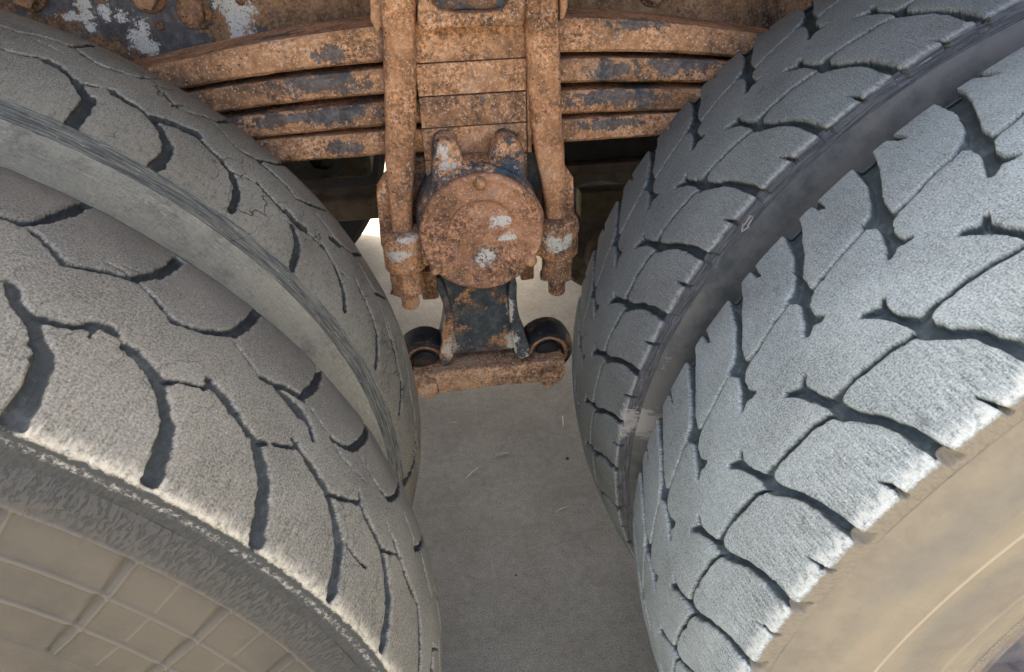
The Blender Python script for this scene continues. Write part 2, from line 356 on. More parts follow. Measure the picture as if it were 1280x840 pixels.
OUTER = [(31, -14), (27, 3.2), (25.8, 11.5), (22.7, 22.6), (15.7, 38), (5.9, 52.1), (3.7, 58.9), (5.6, 63.0), (8.7, 64.6), (16.3, 65.6), (26.6, 64.6), (39.2, 63.4), (51.5, 62.0), (60, 60.6), (66, 58.5), (66, 61), (62.3, 63.2), (54.4, 65.4), (39.8, 67.0), (28.1, 68.2), (15.3, 68.9), (6.5, 69.6), (0.5, 69.3), (-4.3, 78.1), (-7.0, 88.3), (-3.0, 94.6), (-6, 97.6), (-10.5, 92.7), (-20.2, 98.2), (-24.4, 96.6), (-17.4, 89), (-10.6, 78.3), (-7.6, 68.8), (-7.4, 63.1), (-8.6, 58.4), (-5.2, 53.2), (2.4, 44.8), (9.4, 35.1), (14.1, 24.1), (15.7, 10), (17.7, 3), (19.5, -14)]
INNER = [(60, 243), (56.1, 218.6), (50.4, 193.4), (40.9, 173.6), (33.5, 163.8), (24, 159.8), (21.5, 155.8), (24.2, 153.2), (28.0, 146.6), (26.0, 138.5), (19.2, 125.7), (14, 117.8), (17.8, 115.6), (25.1, 119.8), (30.4, 117.3), (36.4, 117.6), (31.3, 125.7), (32.8, 134.7), (37.9, 141.1), (43.8, 143.8), (56.5, 146.0), (71.8, 149.6), (88, 152.3), (97, 153.2), (97, 156.2), (88, 155.2), (72.4, 152.4), (58.3, 149.6), (44.7, 148.2), (42.7, 149.5), (45.4, 162.6), (56.4, 180.9), (71.1, 211.3), (80, 243)]
SLITS = [[(-14.5, 10.5, .6), (-10.5, 1, 1.9), (-9, -8, 2.0)], [(22, 210, .4), (20, 216, 2.6), (19, 232, 3.2)]]
def sdf_right(U, T, ref, P, seed):
    n = 293; cx = np.arange(n)*(73.24/n); ty = np.arange(-16, 245, .25)
    X, Y = np.meshgrid(cx, ty, indexing='ij'); C = np.full(X.shape, 50.)
    for k in (-2, -1, 0, 1):
        for PL in (OUTER, INNER): C = np.minimum(C, poly_sdf(X-k*73.24, Y, PL))
        for st in SLITS:
            seg_sdf(cx-k*73.24, ty, [st], C)
    wu = vnoise(U, T, 9, seed)*1.6+vnoise(U, T, 3.2, seed+1)*.7+vnoise(U, T, 60, seed+2)*3.0
    wt = vnoise(U, T, 9, seed+3)*1.6+vnoise(U, T, 3.2, seed+4)*.7+vnoise(U, T, 60, seed+5)*3.0
    ph = (U[:, None]-ref+wu)/P; fx = (ph-np.floor(ph))*n; fy = np.clip((T[None, :]+wt+16)/.25, 0, len(ty)-1.01)+0*fx
    i0 = np.floor(fx).astype(int); j0 = np.floor(fy).astype(int); a = fx-i0; b = fy-j0; i1 = (i0+1) % n; i0 = i0 % n
    return -.25+(C[i0, j0]*(1-a)+C[i1, j0]*a)*(1-b)+(C[i0, j0+1]*(1-a)+C[i1, j0+1]*a)*b

def unproj(px, py, side, far, w=None):
    q = par(side, far); yy = q['far0'] if far else 0
    o = CAM-np.array([q['X'], q['y0'], R0]); c, s = math.cos(q['tw']), math.sin(q['tw']); Mz = np.array([[c, s, 0], [-s, c, 0], [0, 0, 1]])
    d = Mz @ (CM @ np.array([(px-640)/F, -(py-420)/F, -1.0])); o = Mz @ o
    ts = np.linspace(.05, 2.2, 3000); P = o+d*ts[:, None]; s_ = (P[:, 1]-yy)/q['w']
    G = np.hypot(P[:, 0], P[:, 2])-(q['R']-q['drop']*(2*s_-1)**2); G[np.abs(s_-.5) > .60] = 1
    i = int(np.argmax(G < 0))
    if G[i] >= 0: return None
    f = G[i-1]/(G[i-1]-G[i]) if G[i-1] < .5 else 1; p = P[i-1]*(1-f)+P[i]*f
    return math.atan2(p[0], p[2])*q['R']*1000, (p[1]-yy)*1000
def survey(lines, side, far):
    "grooves of one worn tyre, measured spot by spot and laid onto its round tread as (u, t, half width) in mm"
    out = []
    for w, pts in lines:
        L = []
        for i, p in enumerate(pts):
            r = unproj(p[0], p[1], side, far)
            ww = w if isinstance(w, (int, float)) else w[0]+(w[1]-w[0])*i/(len(pts)-1)
            if r is None and L:                                    # runs over the far shoulder: follow it down the edge
                a_, b_ = pts[i-1], p; lo_, hi_ = 0., 1.
                for _ in range(12):
                    m_ = (lo_+hi_)/2
                    if unproj(a_[0]+(b_[0]-a_[0])*m_, a_[1]+(b_[1]-a_[1])*m_, side, far): lo_ = m_
                    else: hi_ = m_
                r2 = unproj(a_[0]+(b_[0]-a_[0])*lo_, a_[1]+(b_[1]-a_[1])*lo_, side, far)
                if r2:
                    L.append((r2[0], r2[1], ww)); du_, dt_ = r2[0]-L[0][0], r2[1]-L[0][1]; wt_ = par(side, far)['w']*1000
                    if dt_ > 4 and r2[1] > wt_-45: L.append((r2[0]+du_/dt_*(wt_+16-r2[1])*.6, wt_+16, ww+.8))
                break
            if r: L.append((r[0], r[1], ww))
        # smooth the run a little (one Chaikin pass)
        if len(L) > 2:
            Q = [L[0]]
            for a, b in zip(L, L[1:]):
                Q += [tuple(a[k]*.75+b[k]*.25 for k in range(3)), tuple(a[k]*.25+b[k]*.75 for k in range(3))]
            L = Q+[L[-1]]
        if len(L) > 1: out.append(L)
    return out
LN = [  # near left tyre
 ((3.6, 3.2), [(14, 356), (24, 384), (43, 400), (46, 424)]), ((3.4, 6.6), [(46, 424), (58, 450), (48, 475), (36, 498), (20, 526)]),
 ((2.4, 1.6), [(46, 398), (71, 403), (88, 407), (112, 407)]), ((3.2, 2.6), [(112, 407), (128, 405), (145, 416)]), (1.0, [(117, 411), (114, 420)]), (.35, [(145, 416), (158, 432)]),
 ((2.6, 4.0), [(158, 434), (175, 445), (188, 462), (200, 479)]), ((3.2, 3.4), [(200, 479), (207, 508), (212, 532)]), ((4.6, 5.6), [(212, 532), (206, 557), (192, 597)]),
 ((1.6, 1.2), [(203, 476), (231, 478), (258, 484)]), ((3.2, 2.4), [(262, 478), (277, 492), (300, 526), (320, 550)]), ((3.2, 4.6), [(320, 552), (325, 570), (331, 597)]), ((4.8, 5.6), [(331, 597), (330, 635), (322, 676)]),
 ((1.6, 1.3), [(320, 553), (341, 554), (368, 559)]), ((2.2, 3.4), [(368, 549), (382, 572), (399, 597), (411, 618)]), ((3.2, 4.8), [(411, 618), (420, 649), (426, 682)]), ((5.0, 5.4), [(426, 682), (422, 712), (416, 742)]),
 ((2.2, 1.4), [(411, 618), (431, 623), (449, 629)]), ((1.2, 2.4), [(449, 614), (452, 636), (464, 658), (477, 686)]), ((3, 4.6), [(477, 686), (482, 712), (487, 754)]), ((4.6, 4.8), [(487, 754), (480, 808)]),
 ((1.8, 1.4), [(477, 686), (488, 691), (498, 694)]), ((1.2, 2.4), [(484, 655), (492, 676), (500, 696), (508, 724), (523, 757)]), ((3.2, 4.4), [(523, 757), (526, 794), (525, 838)]),
 # inner row
 ((2.2, 3.0), [(0, 271), (24, 278), (48, 278), (72, 271)]), ((3.6, 4.6), [(68, 272), (88, 264), (108, 256)]),
 ((1.4, 2.2), [(40, 288), (60, 305), (81, 329)]), ((1.8, 1.8), [(81, 330), (98, 333), (131, 340), (164, 348)]), ((3, 4.6), [(168, 349), (195, 344), (210, 336), (226, 324)]), (.8, [(131, 328), (150, 336), (163, 345)]), (.8, [(155, 332), (172, 339)]),
 ((1.4, 2.0), [(168, 350), (190, 370), (217, 400)]), ((2.2, 2.6), [(217, 401), (243, 410), (262, 414), (290, 417)]), ((3.4, 4.8), [(290, 417), (308, 406), (322, 390)]),
 (.9, [(293, 426), (312, 452), (327, 471)]), ((2.0, 4.0), [(327, 472), (345, 480), (364, 487), (379, 497)]), ((3.4, 4.6), [(379, 496), (393, 484), (398, 470), (398, 458)]), ((2.4, 6.0), [(345, 484), (362, 500), (376, 515)]), ((6, 2), [(376, 515), (386, 526), (392, 548)]),
 (.9, [(391, 513), (402, 530), (413, 546)]), ((2.0, 2.4), [(413, 546), (425, 555), (440, 561)]), ((3.0, 4.6), [(440, 561), (456, 549), (457, 524)]),
 (.7, [(448, 563), (465, 596), (477, 615)]), ((2, 3.5), [(478, 615), (486, 626), (496, 620), (499, 590)]), (.5, [(415, 551), (428, 572)]), (.4, [(430, 575), (455, 600)]),
 ((1.2, 2.2), [(506, 643), (512, 660), (520, 686)]), (3.2, [(519, 686), (526, 684), (527, 660)]), (.8, [(436, 682), (447, 700), (460, 711)]), ((1.2, 4), [(526, 690), (532, 715), (538, 745)])]
LF = [  # far left tyre
 ((1.2, 1.6), [(0, 60), (19, 66), (48, 71)]), ((4, 2.4), [(60, 75), (76, 84), (93, 99)]), ((3.6, 4.2), [(93, 99), (103, 113), (111, 126)]), ((5.4, 5.6), [(112, 124), (102, 139), (88, 157)]), (1.0, [(102, 103), (121, 108), (140, 112)]),
 ((3.4, 2.4), [(140, 112), (155, 124), (176, 135), (190, 149)]), ((3.0, 4.0), [(190, 149), (202, 163), (210, 182)]), ((4.8, 5.4), [(211, 182), (206, 198), (192, 209)]),
 ((4.2, 5.4), [(190, 147), (216, 153), (247, 167)]), ((2.2, 2.6), [(247, 170), (263, 186), (280, 203), (291, 220)]), ((3.2, 4.4), [(291, 220), (298, 241), (290, 262)]), (1.0, [(291, 215), (309, 222), (323, 230)]),
 ((1.6, 2.4), [(323, 229), (338, 246), (355, 264)]), ((4.5, 5), [(360, 266), (373, 281), (382, 286)]), ((3.4, 4.6), [(367, 285), (374, 305), (367, 334)]), (1.2, [(376, 283), (398, 302), (408, 314)]),
 ((1.4, 2.6), [(402, 304), (414, 323), (424, 345)]), ((2.6, 4), [(424, 345), (431, 366), (432, 386)]), (.9, [(424, 338), (440, 352)]), ((1.4, 2.4), [(445, 350), (457, 376), (466, 398), (472, 420)]), (3.2, [(472, 420), (471, 460)]),
 ((1.6, 2.4), [(484, 400), (497, 456), (502, 479)]), (3.4, [(502, 479), (500, 517)]), ((1.6, 3.4), [(512, 490), (520, 534), (517, 574)]),
 ((1.2, 2.0), [(0, 30), (19, 39), (48, 44), (71, 51)]), ((2, 3), [(71, 51), (90, 59), (112, 57), (128, 56)]), ((1.4, 2.2), [(93, 59), (110, 72), (129, 82), (152, 89)]), ((1.6, 1.8), [(152, 89), (181, 100), (212, 101)]), (.8, [(48, 51), (62, 57), (76, 65)]), (.5, [(112, 90), (132, 103)]),
 ((2, 1.8), [(205, 116), (216, 129), (237, 140)]), ((2.0, 3.0), [(237, 140), (261, 147), (275, 153), (293, 152)]), ((1.4, 1.8), [(268, 153), (285, 172), (301, 189), (323, 200)]), ((2, 3), [(323, 200), (347, 206), (357, 205)]), (1.0, [(240, 134), (225, 130), (213, 131)]),
 ((3, 2.2), [(322, 200), (337, 213), (356, 229), (370, 248)]), ((2.2, 3), [(370, 248), (390, 257), (409, 264)]), ((1.4, 1.8), [(397, 269), (411, 286), (421, 302), (442, 318)]), (4, [(414, 298), (424, 306)]), (2.6, [(442, 318), (455, 320)]), ((1.2, 2), [(447, 326), (459, 348), (469, 367)]), (2.4, [(469, 367), (484, 375)]),
 (1.3, [(474, 380), (490, 430), (497, 456)]), (1.1, [(486, 384), (506, 440), (512, 490)])]
def sdf_left(U, T, far, seed):
    lines = survey(LF if far else LN, 'L', far)
    sd = np.full((len(U), len(T)), 40.)
    cut0, cut1, step = (235, 470, 274.) if far else (350, 623, 272.27)
    seg_sdf(U, T, lines, sd)
    rep = [st for st in lines if cut0 <= np.mean([q[0] for q in st]) < cut0+step]
    for k in range(-9, 8):
        if k == 0: continue
        sh = k*step; moved = [[(a+sh, b, c) for a, b, c in st] for st in rep]
        lo = max(q[0] for st in lines for q in st) if k > 0 else -1e9
        keep = [st for st in moved if (min(q[0] for q in st) > lo-6 if k > 0 else max(q[0] for q in st) < min(q[0] for s2 in lines for q in s2)+6)]
        seg_sdf(U, T, keep, sd)
    return sd-.35+vnoise(U, T, 2.6, seed)*1.5+vnoise(U, T, 6, seed+1)*1.5

def grid_mesh(V):
    pass
def profile(q, T):
    "tread cross-section: arc length T (mm) -> y, r (m) and the outward normal"
    w = q['w']*1000; y = np.zeros_like(T); r = np.zeros_like(T); ang = np.zeros_like(T)
    Rm, dr = q['R']*1000, q['drop']*1000
    a0 = math.atan(4*dr/w); rc = q['rc']; a1 = math.radians(84)
    for i, t in enumerate(T):
        s = t/w
        if 0 <= s <= 1: y[i] = t; r[i] = Rm-dr*(2*s-1)**2; ang[i] = math.atan(-8*dr/w*(s-.5))
        else:
            e = -t if t < 0 else t-w; la = rc*(a1-a0); yy = rr = 0.
            n = 24; a = a0
            for j in range(n):
                x = e*(j+.5)/n; a = a0+min(x/rc, a1-a0); yy += math.cos(a)*e/n; rr += math.sin(a)*e/n
            a = a0+min(e/rc, a1-a0)
            y[i] = -yy if t < 0 else w+yy; r[i] = Rm-dr-rr; ang[i] = a if t < 0 else -a
    return y/1000, r/1000, -np.sin(ang), np.cos(ang)      # y, r, normal y, normal r
def make_mesh(name, V, Nn, F, mat, wear, uv, parent, label=None, rim=None):
    "V, Nn, wear, uv are the full arrays; F the quads of this piece"
    ids, inv = np.unique(F, return_inverse=True); inv = inv.reshape(F.shape)
    me = bpy.data.meshes.new(name); nv, nf = len(ids), len(F)
    me.vertices.add(nv); me.vertices.foreach_set('co', V[ids].astype(np.float32).ravel())
    me.loops.add(nf*4); me.loops.foreach_set('vertex_index', inv.astype(np.int32).ravel())
    me.polygons.add(nf); me.polygons.foreach_set('loop_start', np.arange(0, nf*4, 4, dtype=np.int32)); me.polygons.foreach_set('loop_total', np.full(nf, 4, dtype=np.int32))
    me.polygons.foreach_set('use_smooth', np.ones(nf, bool))
    me.update()
    if wear is not None:
        a = me.attributes.new('wear', 'FLOAT', 'POINT'); a.data.foreach_set('value', wear[ids].astype(np.float32))
    if rim is not None:
        a = me.attributes.new('rim', 'FLOAT', 'POINT'); a.data.foreach_set('value', rim[ids].astype(np.float32))
    l = me.uv_layers.new(name='uv'); l.data.foreach_set('uv', uv[F.ravel()].astype(np.float32).ravel())
    me.materials.append(mat); me.normals_split_custom_set_from_vertices(Nn[ids].tolist())
    o = bpy.data.objects.new(name, me); link(o, parent)
    if label: o['label'] = label
    return o
def surface_normals(P):
    du = np.empty_like(P); du[1:-1] = P[2:]-P[:-2]; du[0] = P[1]-P[-2]; du[-1] = du[0]
    dv = np.empty_like(P); dv[:, 1:-1] = P[:, 2:]-P[:, :-2]; dv[:, 0] = P[:, 1]-P[:, 0]; dv[:, -1] = P[:, -1]-P[:, -2]
    n = np.cross(du, dv); return n/np.maximum(np.linalg.norm(n, axis=2, keepdims=True), 1e-12)

def build_tyre(root, q, side, far, fine, mats, depth, seed, tri):
    "tread (each block its own part, the grooved casing under them) and two sidewalls"
    w = q['w']*1000; circ = 2*PI*q['R']*1000; half = circ/2
    st = tri
    Uf = np.arange(fine[0], fine[1], st); lo = np.arange(fine[1], half, 5.); hi = np.arange(-half, fine[0], 5.)
    U = np.concatenate([hi, Uf, lo]); U = np.append(U[np.diff(U, append=1e9) > .3], half) if U[-1] < half-.3 else U
    T = np.arange(-19., w+19.01, st)
    if side == 'R': sd = sdf_right(U, T, q['ref'], circ/round(circ/q['P']), seed)
    else: sd = sdf_left(U, T, far, seed)
    # lateral grooves run out a little below the shoulder
    # chips along the edges
    chip = vnoise(U, T, 5, seed+11); sd = sd-np.clip(chip-.36, 0, 1)*14*(sd < 3)
    sd[-1] = sd[0]
    UU = np.repeat(U[:, None], len(T), 1); TT = np.repeat(T[None], len(U), 0)
    # slide vertices near the groove edge onto it
    gu, gt = np.gradient(sd, U, T); gl = np.hypot(gu, gt)+1e-6
    for lev in (0., -1.5):
        m = np.abs(sd-lev) < st*.52
        k = np.where(m, np.clip(-(sd-lev)/gl, -.45*st, .45*st), 0); k[0] = k[-1] = 0; k[:, 0] = k[:, -1] = 0
        UU += k*gu/gl; TT += k*gt/gl
    sdn = sd.copy()
    for lev in (0., -1.5): sdn = np.where(np.abs(sd-lev) < st*.45, lev, sdn)
    x = np.clip(-sdn/1.5, 0, 1); wallh = x*x*(3-2*x)
    narrow = np.clip(-sdn/2.6, 0, 1)
    ds = np.clip(1-np.maximum(-TT-3, TT-w-3)/15, 0, 1)                     # depth dies below the shoulder
    D = depth*(.72*wallh+.28*np.clip(-sdn/3.2, 0, 1)**.8)*ds
    D += np.where(sd > 0, q['round']*np.exp(-sd/q['roundw']), q['round'])*np.clip(ds, 0, 1)     # worn, rolled block edges
    D -= vnoise(U, T, 38, seed+7)*q['wav']+vnoise(U, T, 11, seed+8)*q['wav']*.35
    D += np.clip(vnoise(U, T, 7, seed+13)-.25, 0, 1)*q['scuff']*np.exp(-np.abs(TT+1)/6)     # torn shoulder
    yy, rr, ny, nr = profile(q, T)
    # re-evaluate along moved T by interpolation
    f = lambda a: np.interp(TT, T, a)
    y, r, n_y, n_r = f(yy), f(rr), f(ny), f(nr)
    y = y-n_y*D/1000-w/2000; r = r-n_r*D/1000; th = UU/(q['R']*1000)
    P = np.stack([r*np.sin(th), y, r*np.cos(th)], 2); P[-1] = P[0]
    N = surface_normals(P)
    if (N[len(U)//2, len(T)//2] @ (P[len(U)//2, len(T)//2]*np.array([1, 0, 1]))) < 0: N = -N; flip = True
    else: flip = False
    nu, nt = len(U), len(T); idx = np.arange(nu*nt).reshape(nu, nt)
    a, b, c, d = idx[:-1, :-1], idx[1:, :-1], idx[1:, 1:], idx[:-1, 1:]
    Q = np.stack([a, b, c, d] if not flip else [a, d, c, b], 2)
    fs = (sd[:-1, :-1]+sd[1:, :-1]+sd[1:, 1:]+sd[:-1, 1:])/4
    Tc = (T[:-1]+T[1:])/2; Uc = (U[:-1]+U[1:])/2
    top = (fs > -.75) & (Tc[None] > -5) & (Tc[None] < w+5)
    vis = (Uc > fine[0]) & (Uc < fine[1])
    lab = np.where(top & vis[:, None], 0, -1); nl = 0; H, Wd = lab.shape; comps = []
    flat = lab.ravel(); fl = flat.tolist()
    for s0 in range(len(fl)):
        if fl[s0] != 0: continue
        nl += 1; fl[s0] = nl; stack = [s0]; cells = [s0]
        while stack:
            p = stack.pop(); j = p % Wd
            for nb in ((p-1) if j > 0 else -1, (p+1) if j < Wd-1 else -1, p-Wd, p+Wd):
                if 0 <= nb < len(fl) and fl[nb] == 0: fl[nb] = nl; stack.append(nb); cells.append(nb)
        comps.append(cells)
    V = P.reshape(-1, 3); NV = N.reshape(-1, 3); wear = np.clip(1+sdn/1.3, 0, 1); wear = (wear*np.clip(1-q['walldark']*0, 0, 1)).ravel()
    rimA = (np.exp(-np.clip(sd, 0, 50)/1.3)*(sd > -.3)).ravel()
    uv = np.stack([UU.ravel()/1000, TT.ravel()/1000], 1); QF = Q.reshape(-1, 4); used = np.zeros(len(QF), bool)
    for cells in comps:
        if len(cells) < 150: continue
        cells = np.array(cells); used[cells] = True
        t0, t1 = Tc[cells % Wd].min(), Tc[cells % Wd].max()
        nm = 'shoulder_block' if (t0 < 12 or t1 > w-12) else 'tread_block'
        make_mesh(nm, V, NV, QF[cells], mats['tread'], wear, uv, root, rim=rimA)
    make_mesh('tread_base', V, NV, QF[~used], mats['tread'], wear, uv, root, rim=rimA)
    # sidewalls
    for sgn in (-1, 1):
        outer = sgn < 0
        y_e, r_e = (yy[0], rr[0]) if outer else (yy[-1], rr[-1])
        detail = outer and not far
        nr_ = 250 if detail else 46
        angf = np.radians(q['sang']) if detail else None
        if detail: A = np.concatenate([np.radians(np.arange(-180, q['sang'][0], 2)), np.arange(angf[0], angf[1], math.radians(.13)), np.radians(np.arange(q['sang'][1], 180.01, 2))]); A[-1] = PI
        else: A = np.radians(np.linspace(-180, 180, 361))
        rb = .287; rs = np.linspace(r_e+.0005, rb, nr_); k = (r_e-rs)/(r_e-rb)
        bul = q['bulge']*np.sin(PI*np.clip(k, 0, 1)**.85)-.001*k**4
        yo = (y_e-w/2000)-bul if outer else (y_e-w/2000)+bul
        AA, RR = np.meshgrid(A, rs, indexing='ij'); hgt = np.zeros_like(AA); YY = np.repeat(yo[None], len(A), 0)
        mark = hgt
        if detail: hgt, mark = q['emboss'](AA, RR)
        hgt[:, :2] = 0
        yy2 = YY+(-1 if outer else 1)*hgt/1000
        hg = mark; P2 = np.stack([RR*np.sin(AA), yy2, RR*np.cos(AA)], 2); N2 = surface_normals(P2)
        m = len(A)//2; fl2 = N2[m, nr_//2, 1]*(-1 if outer else 1) < 0
        if fl2: N2 = -N2
        id2 = np.arange(len(A)*nr_).reshape(len(A), nr_); a, b, c, d = id2[:-1, :-1], id2[1:, :-1], id2[1:, 1:], id2[:-1, 1:]
        Q2 = np.stack([a, b, c, d] if not fl2 else [a, d, c, b], 2).reshape(-1, 4)
        uv2 = np.stack([(AA*q['R']).ravel(), RR.ravel()], 1)
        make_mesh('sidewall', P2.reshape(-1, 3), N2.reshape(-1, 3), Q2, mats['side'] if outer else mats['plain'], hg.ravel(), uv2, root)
    # rim
    prof = [(.287, -w/2000-.004), (.296, -w/2000-.010), (.300, -w/2000-.006), (.294, -w/2000+.004), (.284, -w/2000+.010), (.270, -w/2000+.03), (.262, 0.0), (.20, .02), (.11, .03), (.11, .055), (0, .055)]
    rm = lathe(prof, (0, 0, 0), 'Y', 96); obj('rim', rm, mats['rim'], root)

def band(R_, r0, w_): return np.exp(-((R_-r0)/w_)**2)
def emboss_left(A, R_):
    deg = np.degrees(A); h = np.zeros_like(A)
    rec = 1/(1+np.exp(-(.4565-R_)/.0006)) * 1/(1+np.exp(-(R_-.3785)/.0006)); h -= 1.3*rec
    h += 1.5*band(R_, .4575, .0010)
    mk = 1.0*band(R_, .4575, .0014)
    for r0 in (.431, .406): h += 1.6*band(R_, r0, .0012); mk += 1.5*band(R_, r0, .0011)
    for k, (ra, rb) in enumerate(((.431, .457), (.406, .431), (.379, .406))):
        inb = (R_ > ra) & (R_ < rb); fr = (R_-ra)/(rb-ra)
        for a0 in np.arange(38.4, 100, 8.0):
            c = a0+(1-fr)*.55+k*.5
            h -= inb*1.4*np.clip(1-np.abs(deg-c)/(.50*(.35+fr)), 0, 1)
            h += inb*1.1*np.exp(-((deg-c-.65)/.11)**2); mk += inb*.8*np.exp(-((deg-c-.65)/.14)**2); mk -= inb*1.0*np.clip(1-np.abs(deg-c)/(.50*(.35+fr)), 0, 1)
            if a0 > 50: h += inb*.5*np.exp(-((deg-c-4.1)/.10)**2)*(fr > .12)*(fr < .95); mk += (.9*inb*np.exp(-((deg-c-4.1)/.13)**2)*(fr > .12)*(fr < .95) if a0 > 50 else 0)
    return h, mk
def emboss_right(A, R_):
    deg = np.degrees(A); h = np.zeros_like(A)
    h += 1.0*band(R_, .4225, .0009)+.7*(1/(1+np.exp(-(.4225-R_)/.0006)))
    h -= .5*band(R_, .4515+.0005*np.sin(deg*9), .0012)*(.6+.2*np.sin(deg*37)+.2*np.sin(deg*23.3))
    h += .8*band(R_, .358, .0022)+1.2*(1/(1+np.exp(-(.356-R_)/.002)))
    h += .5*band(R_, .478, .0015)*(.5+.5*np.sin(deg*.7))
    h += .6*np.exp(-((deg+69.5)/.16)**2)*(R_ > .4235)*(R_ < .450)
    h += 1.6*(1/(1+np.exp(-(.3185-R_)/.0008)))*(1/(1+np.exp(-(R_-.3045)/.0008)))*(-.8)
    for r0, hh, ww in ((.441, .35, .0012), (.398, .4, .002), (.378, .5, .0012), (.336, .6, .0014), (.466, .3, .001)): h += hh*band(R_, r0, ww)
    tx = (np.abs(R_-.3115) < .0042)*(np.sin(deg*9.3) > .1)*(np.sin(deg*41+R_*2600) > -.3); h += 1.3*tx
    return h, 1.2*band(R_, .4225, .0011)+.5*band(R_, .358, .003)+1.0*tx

rimM = m_plain('rim_steel', (.10, .09, .09), .6, .4, 60, .0005, .5, dust=(.20, .155, .11), dustm=(.35, .55))
SPU, SPR = -.765, .492
opening = dict(
 LNt=m_tread('tread_near_left', (.160, .150, .119), (.034, .037, .034), .85, .62, edge=(.55, .50, .38), edgew=(-.003, .007), edge_amt=.7, width=.199, tone=(.168, .150, .112), tone_amt=.45, off=1., cracks=.35, patch=.35, skin=((.024, .025, .024), (.040, .041, .038)), skinline=(-.0045, -.0030), comb=1.0),
 LFt=m_tread('tread_far_left', (.212, .194, .145), (.034, .034, .028), .9, .6, edge=(.30, .26, .18), edgew=(.006, .045), edge_amt=.5, width=.199, tone=(.135, .113, .080), tone_amt=.6, off=5., cracks=.85, skin=((.085, .084, .072), (.23, .215, .16)), skinline=(-.003, .0), streakskin=(.65, .60, .46)),
 RNt=m_tread('tread_near_right', (.222, .256, .246), (.048, .062, .062), .85, 1.05, edge=(.55, .57, .52), edgew=(.000, .010), edge_amt=.7, width=.227, tone=(.215, .235, .218), tone_amt=.4, off=2., cracks=.0, patch=.5, skin=((.158, .136, .100), (.205, .176, .125)), skinline=(-.0065, -.0035)),
 RFt=m_tread('tread_far_right', (.142, .158, .143), (.034, .042, .039), .85, .45, edge=(.40, .40, .37), edgew=(-.002, .005), edge_amt=.6, width=.227, tone=(.14, .138, .130), tone_amt=.5, off=3., cracks=.1, patch=.4, skin=((.050, .053, .053), (.12, .12, .115)), skinline=(-.0045, -.0005), streakskin=(.34, .34, .31), spot=(-.765, -.006, .022, .013)),
 LNs=m_side('sidewall_near_left', (.040, .036, .029), (.052, .046, .036), (.068, .059, .044), (.38, .66), .38, (.445, .475), off=1., darkrim=(.452, .468, (.034, .035, .033))),
 LFs=m_side('sidewall_far_left', (.23, .200, .146), (.37, .325, .232), (.46, .40, .275), (.38, .58), .3, (.40, .42), silver=.8, off=2., darkrim=(.486, .500, (.11, .11, .095))),
 RNs=m_side('sidewall_near_right', (.148, .128, .094), (.172, .148, .107), (.222, .186, .125), (.36, .70), .12, (.475, .50), off=3., rough=.85, spotmix=.35, spots=[(-.53, .455, .10, .018, (.125, .122, .105)), (-.64, .40, .08, .016, (.125, .120, .10)), (-.60, .46, .06, .014, (.13, .125, .105))]),
 RFs=m_side('sidewall_far_right', (.060, .064, .060), (.100, .102, .092), (.15, .142, .122), (.40, .60), .15, (.47, .50), off=4., rough=.5, spotmix=.6, spots=[(SPU, SPR, .022, .034, (.40, .38, .32))]),
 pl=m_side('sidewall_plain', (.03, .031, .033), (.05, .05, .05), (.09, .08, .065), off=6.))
COMMON_L = dict(rc=4, round=.35, roundw=1.2, wav=1.2, scuff=6, bulge=.018, walldark=1, sang=(36, 82), emboss=emboss_left)
COMMON_R = dict(rc=4.0, round=.35, roundw=1.0, wav=.5, scuff=3, bulge=.015, walldark=1, sang=(-100, -46), emboss=emboss_right, P=73.24)
def wheel(side, far, label, fine, mt, ms, depth, seed, st, **kw):
    q = par(side, far); q.update(COMMON_L if side == 'L' else COMMON_R); q.update(kw)
    yl = q['w']/2+(q['far0'] if far else 0)
    loc = Vector((q['X'], q['y0'], R0))+Matrix.Rotation(q['tw'], 3, 'Z') @ Vector((0, yl, 0))
    t = thing('truck_wheel', label, 'wheel', loc, q['tw'], 'worn dual tyres of the tandem axles')
    build_tyre(t, q, side, far, fine, dict(tread=opening[mt], side=opening[ms], plain=opening['pl'], rim=rimM), depth, seed, st)
    return t
tNL = wheel('L', False, 'worn grey truck tyre at lower left with pale scuffed shoulder and ribbed sidewall', (270, 900), 'LNt', 'LNs', 5.0, 11, 1.0)
tFL = wheel('L', True, 'brownish grey worn inner tyre of the left pair, with silvery cracked shoulder', (130, 800), 'LFt', 'LFs', 4.5, 31, 1.1)
tNR = wheel('R', False, 'bluish grey chunky truck tyre at right with a dusty tan sidewall', (-960, -180), 'RNt', 'RNs', 9.0, 51, 1.0, ref=-542.7)
tFR = wheel('R', True, 'dark grey chunky inner tyre of the right pair, with smooth black sidewall', (-840, -190), 'RFt', 'RFs', 9.0, 71, 1.1, ref=-571., P=74.9, sang=(-100, -20))

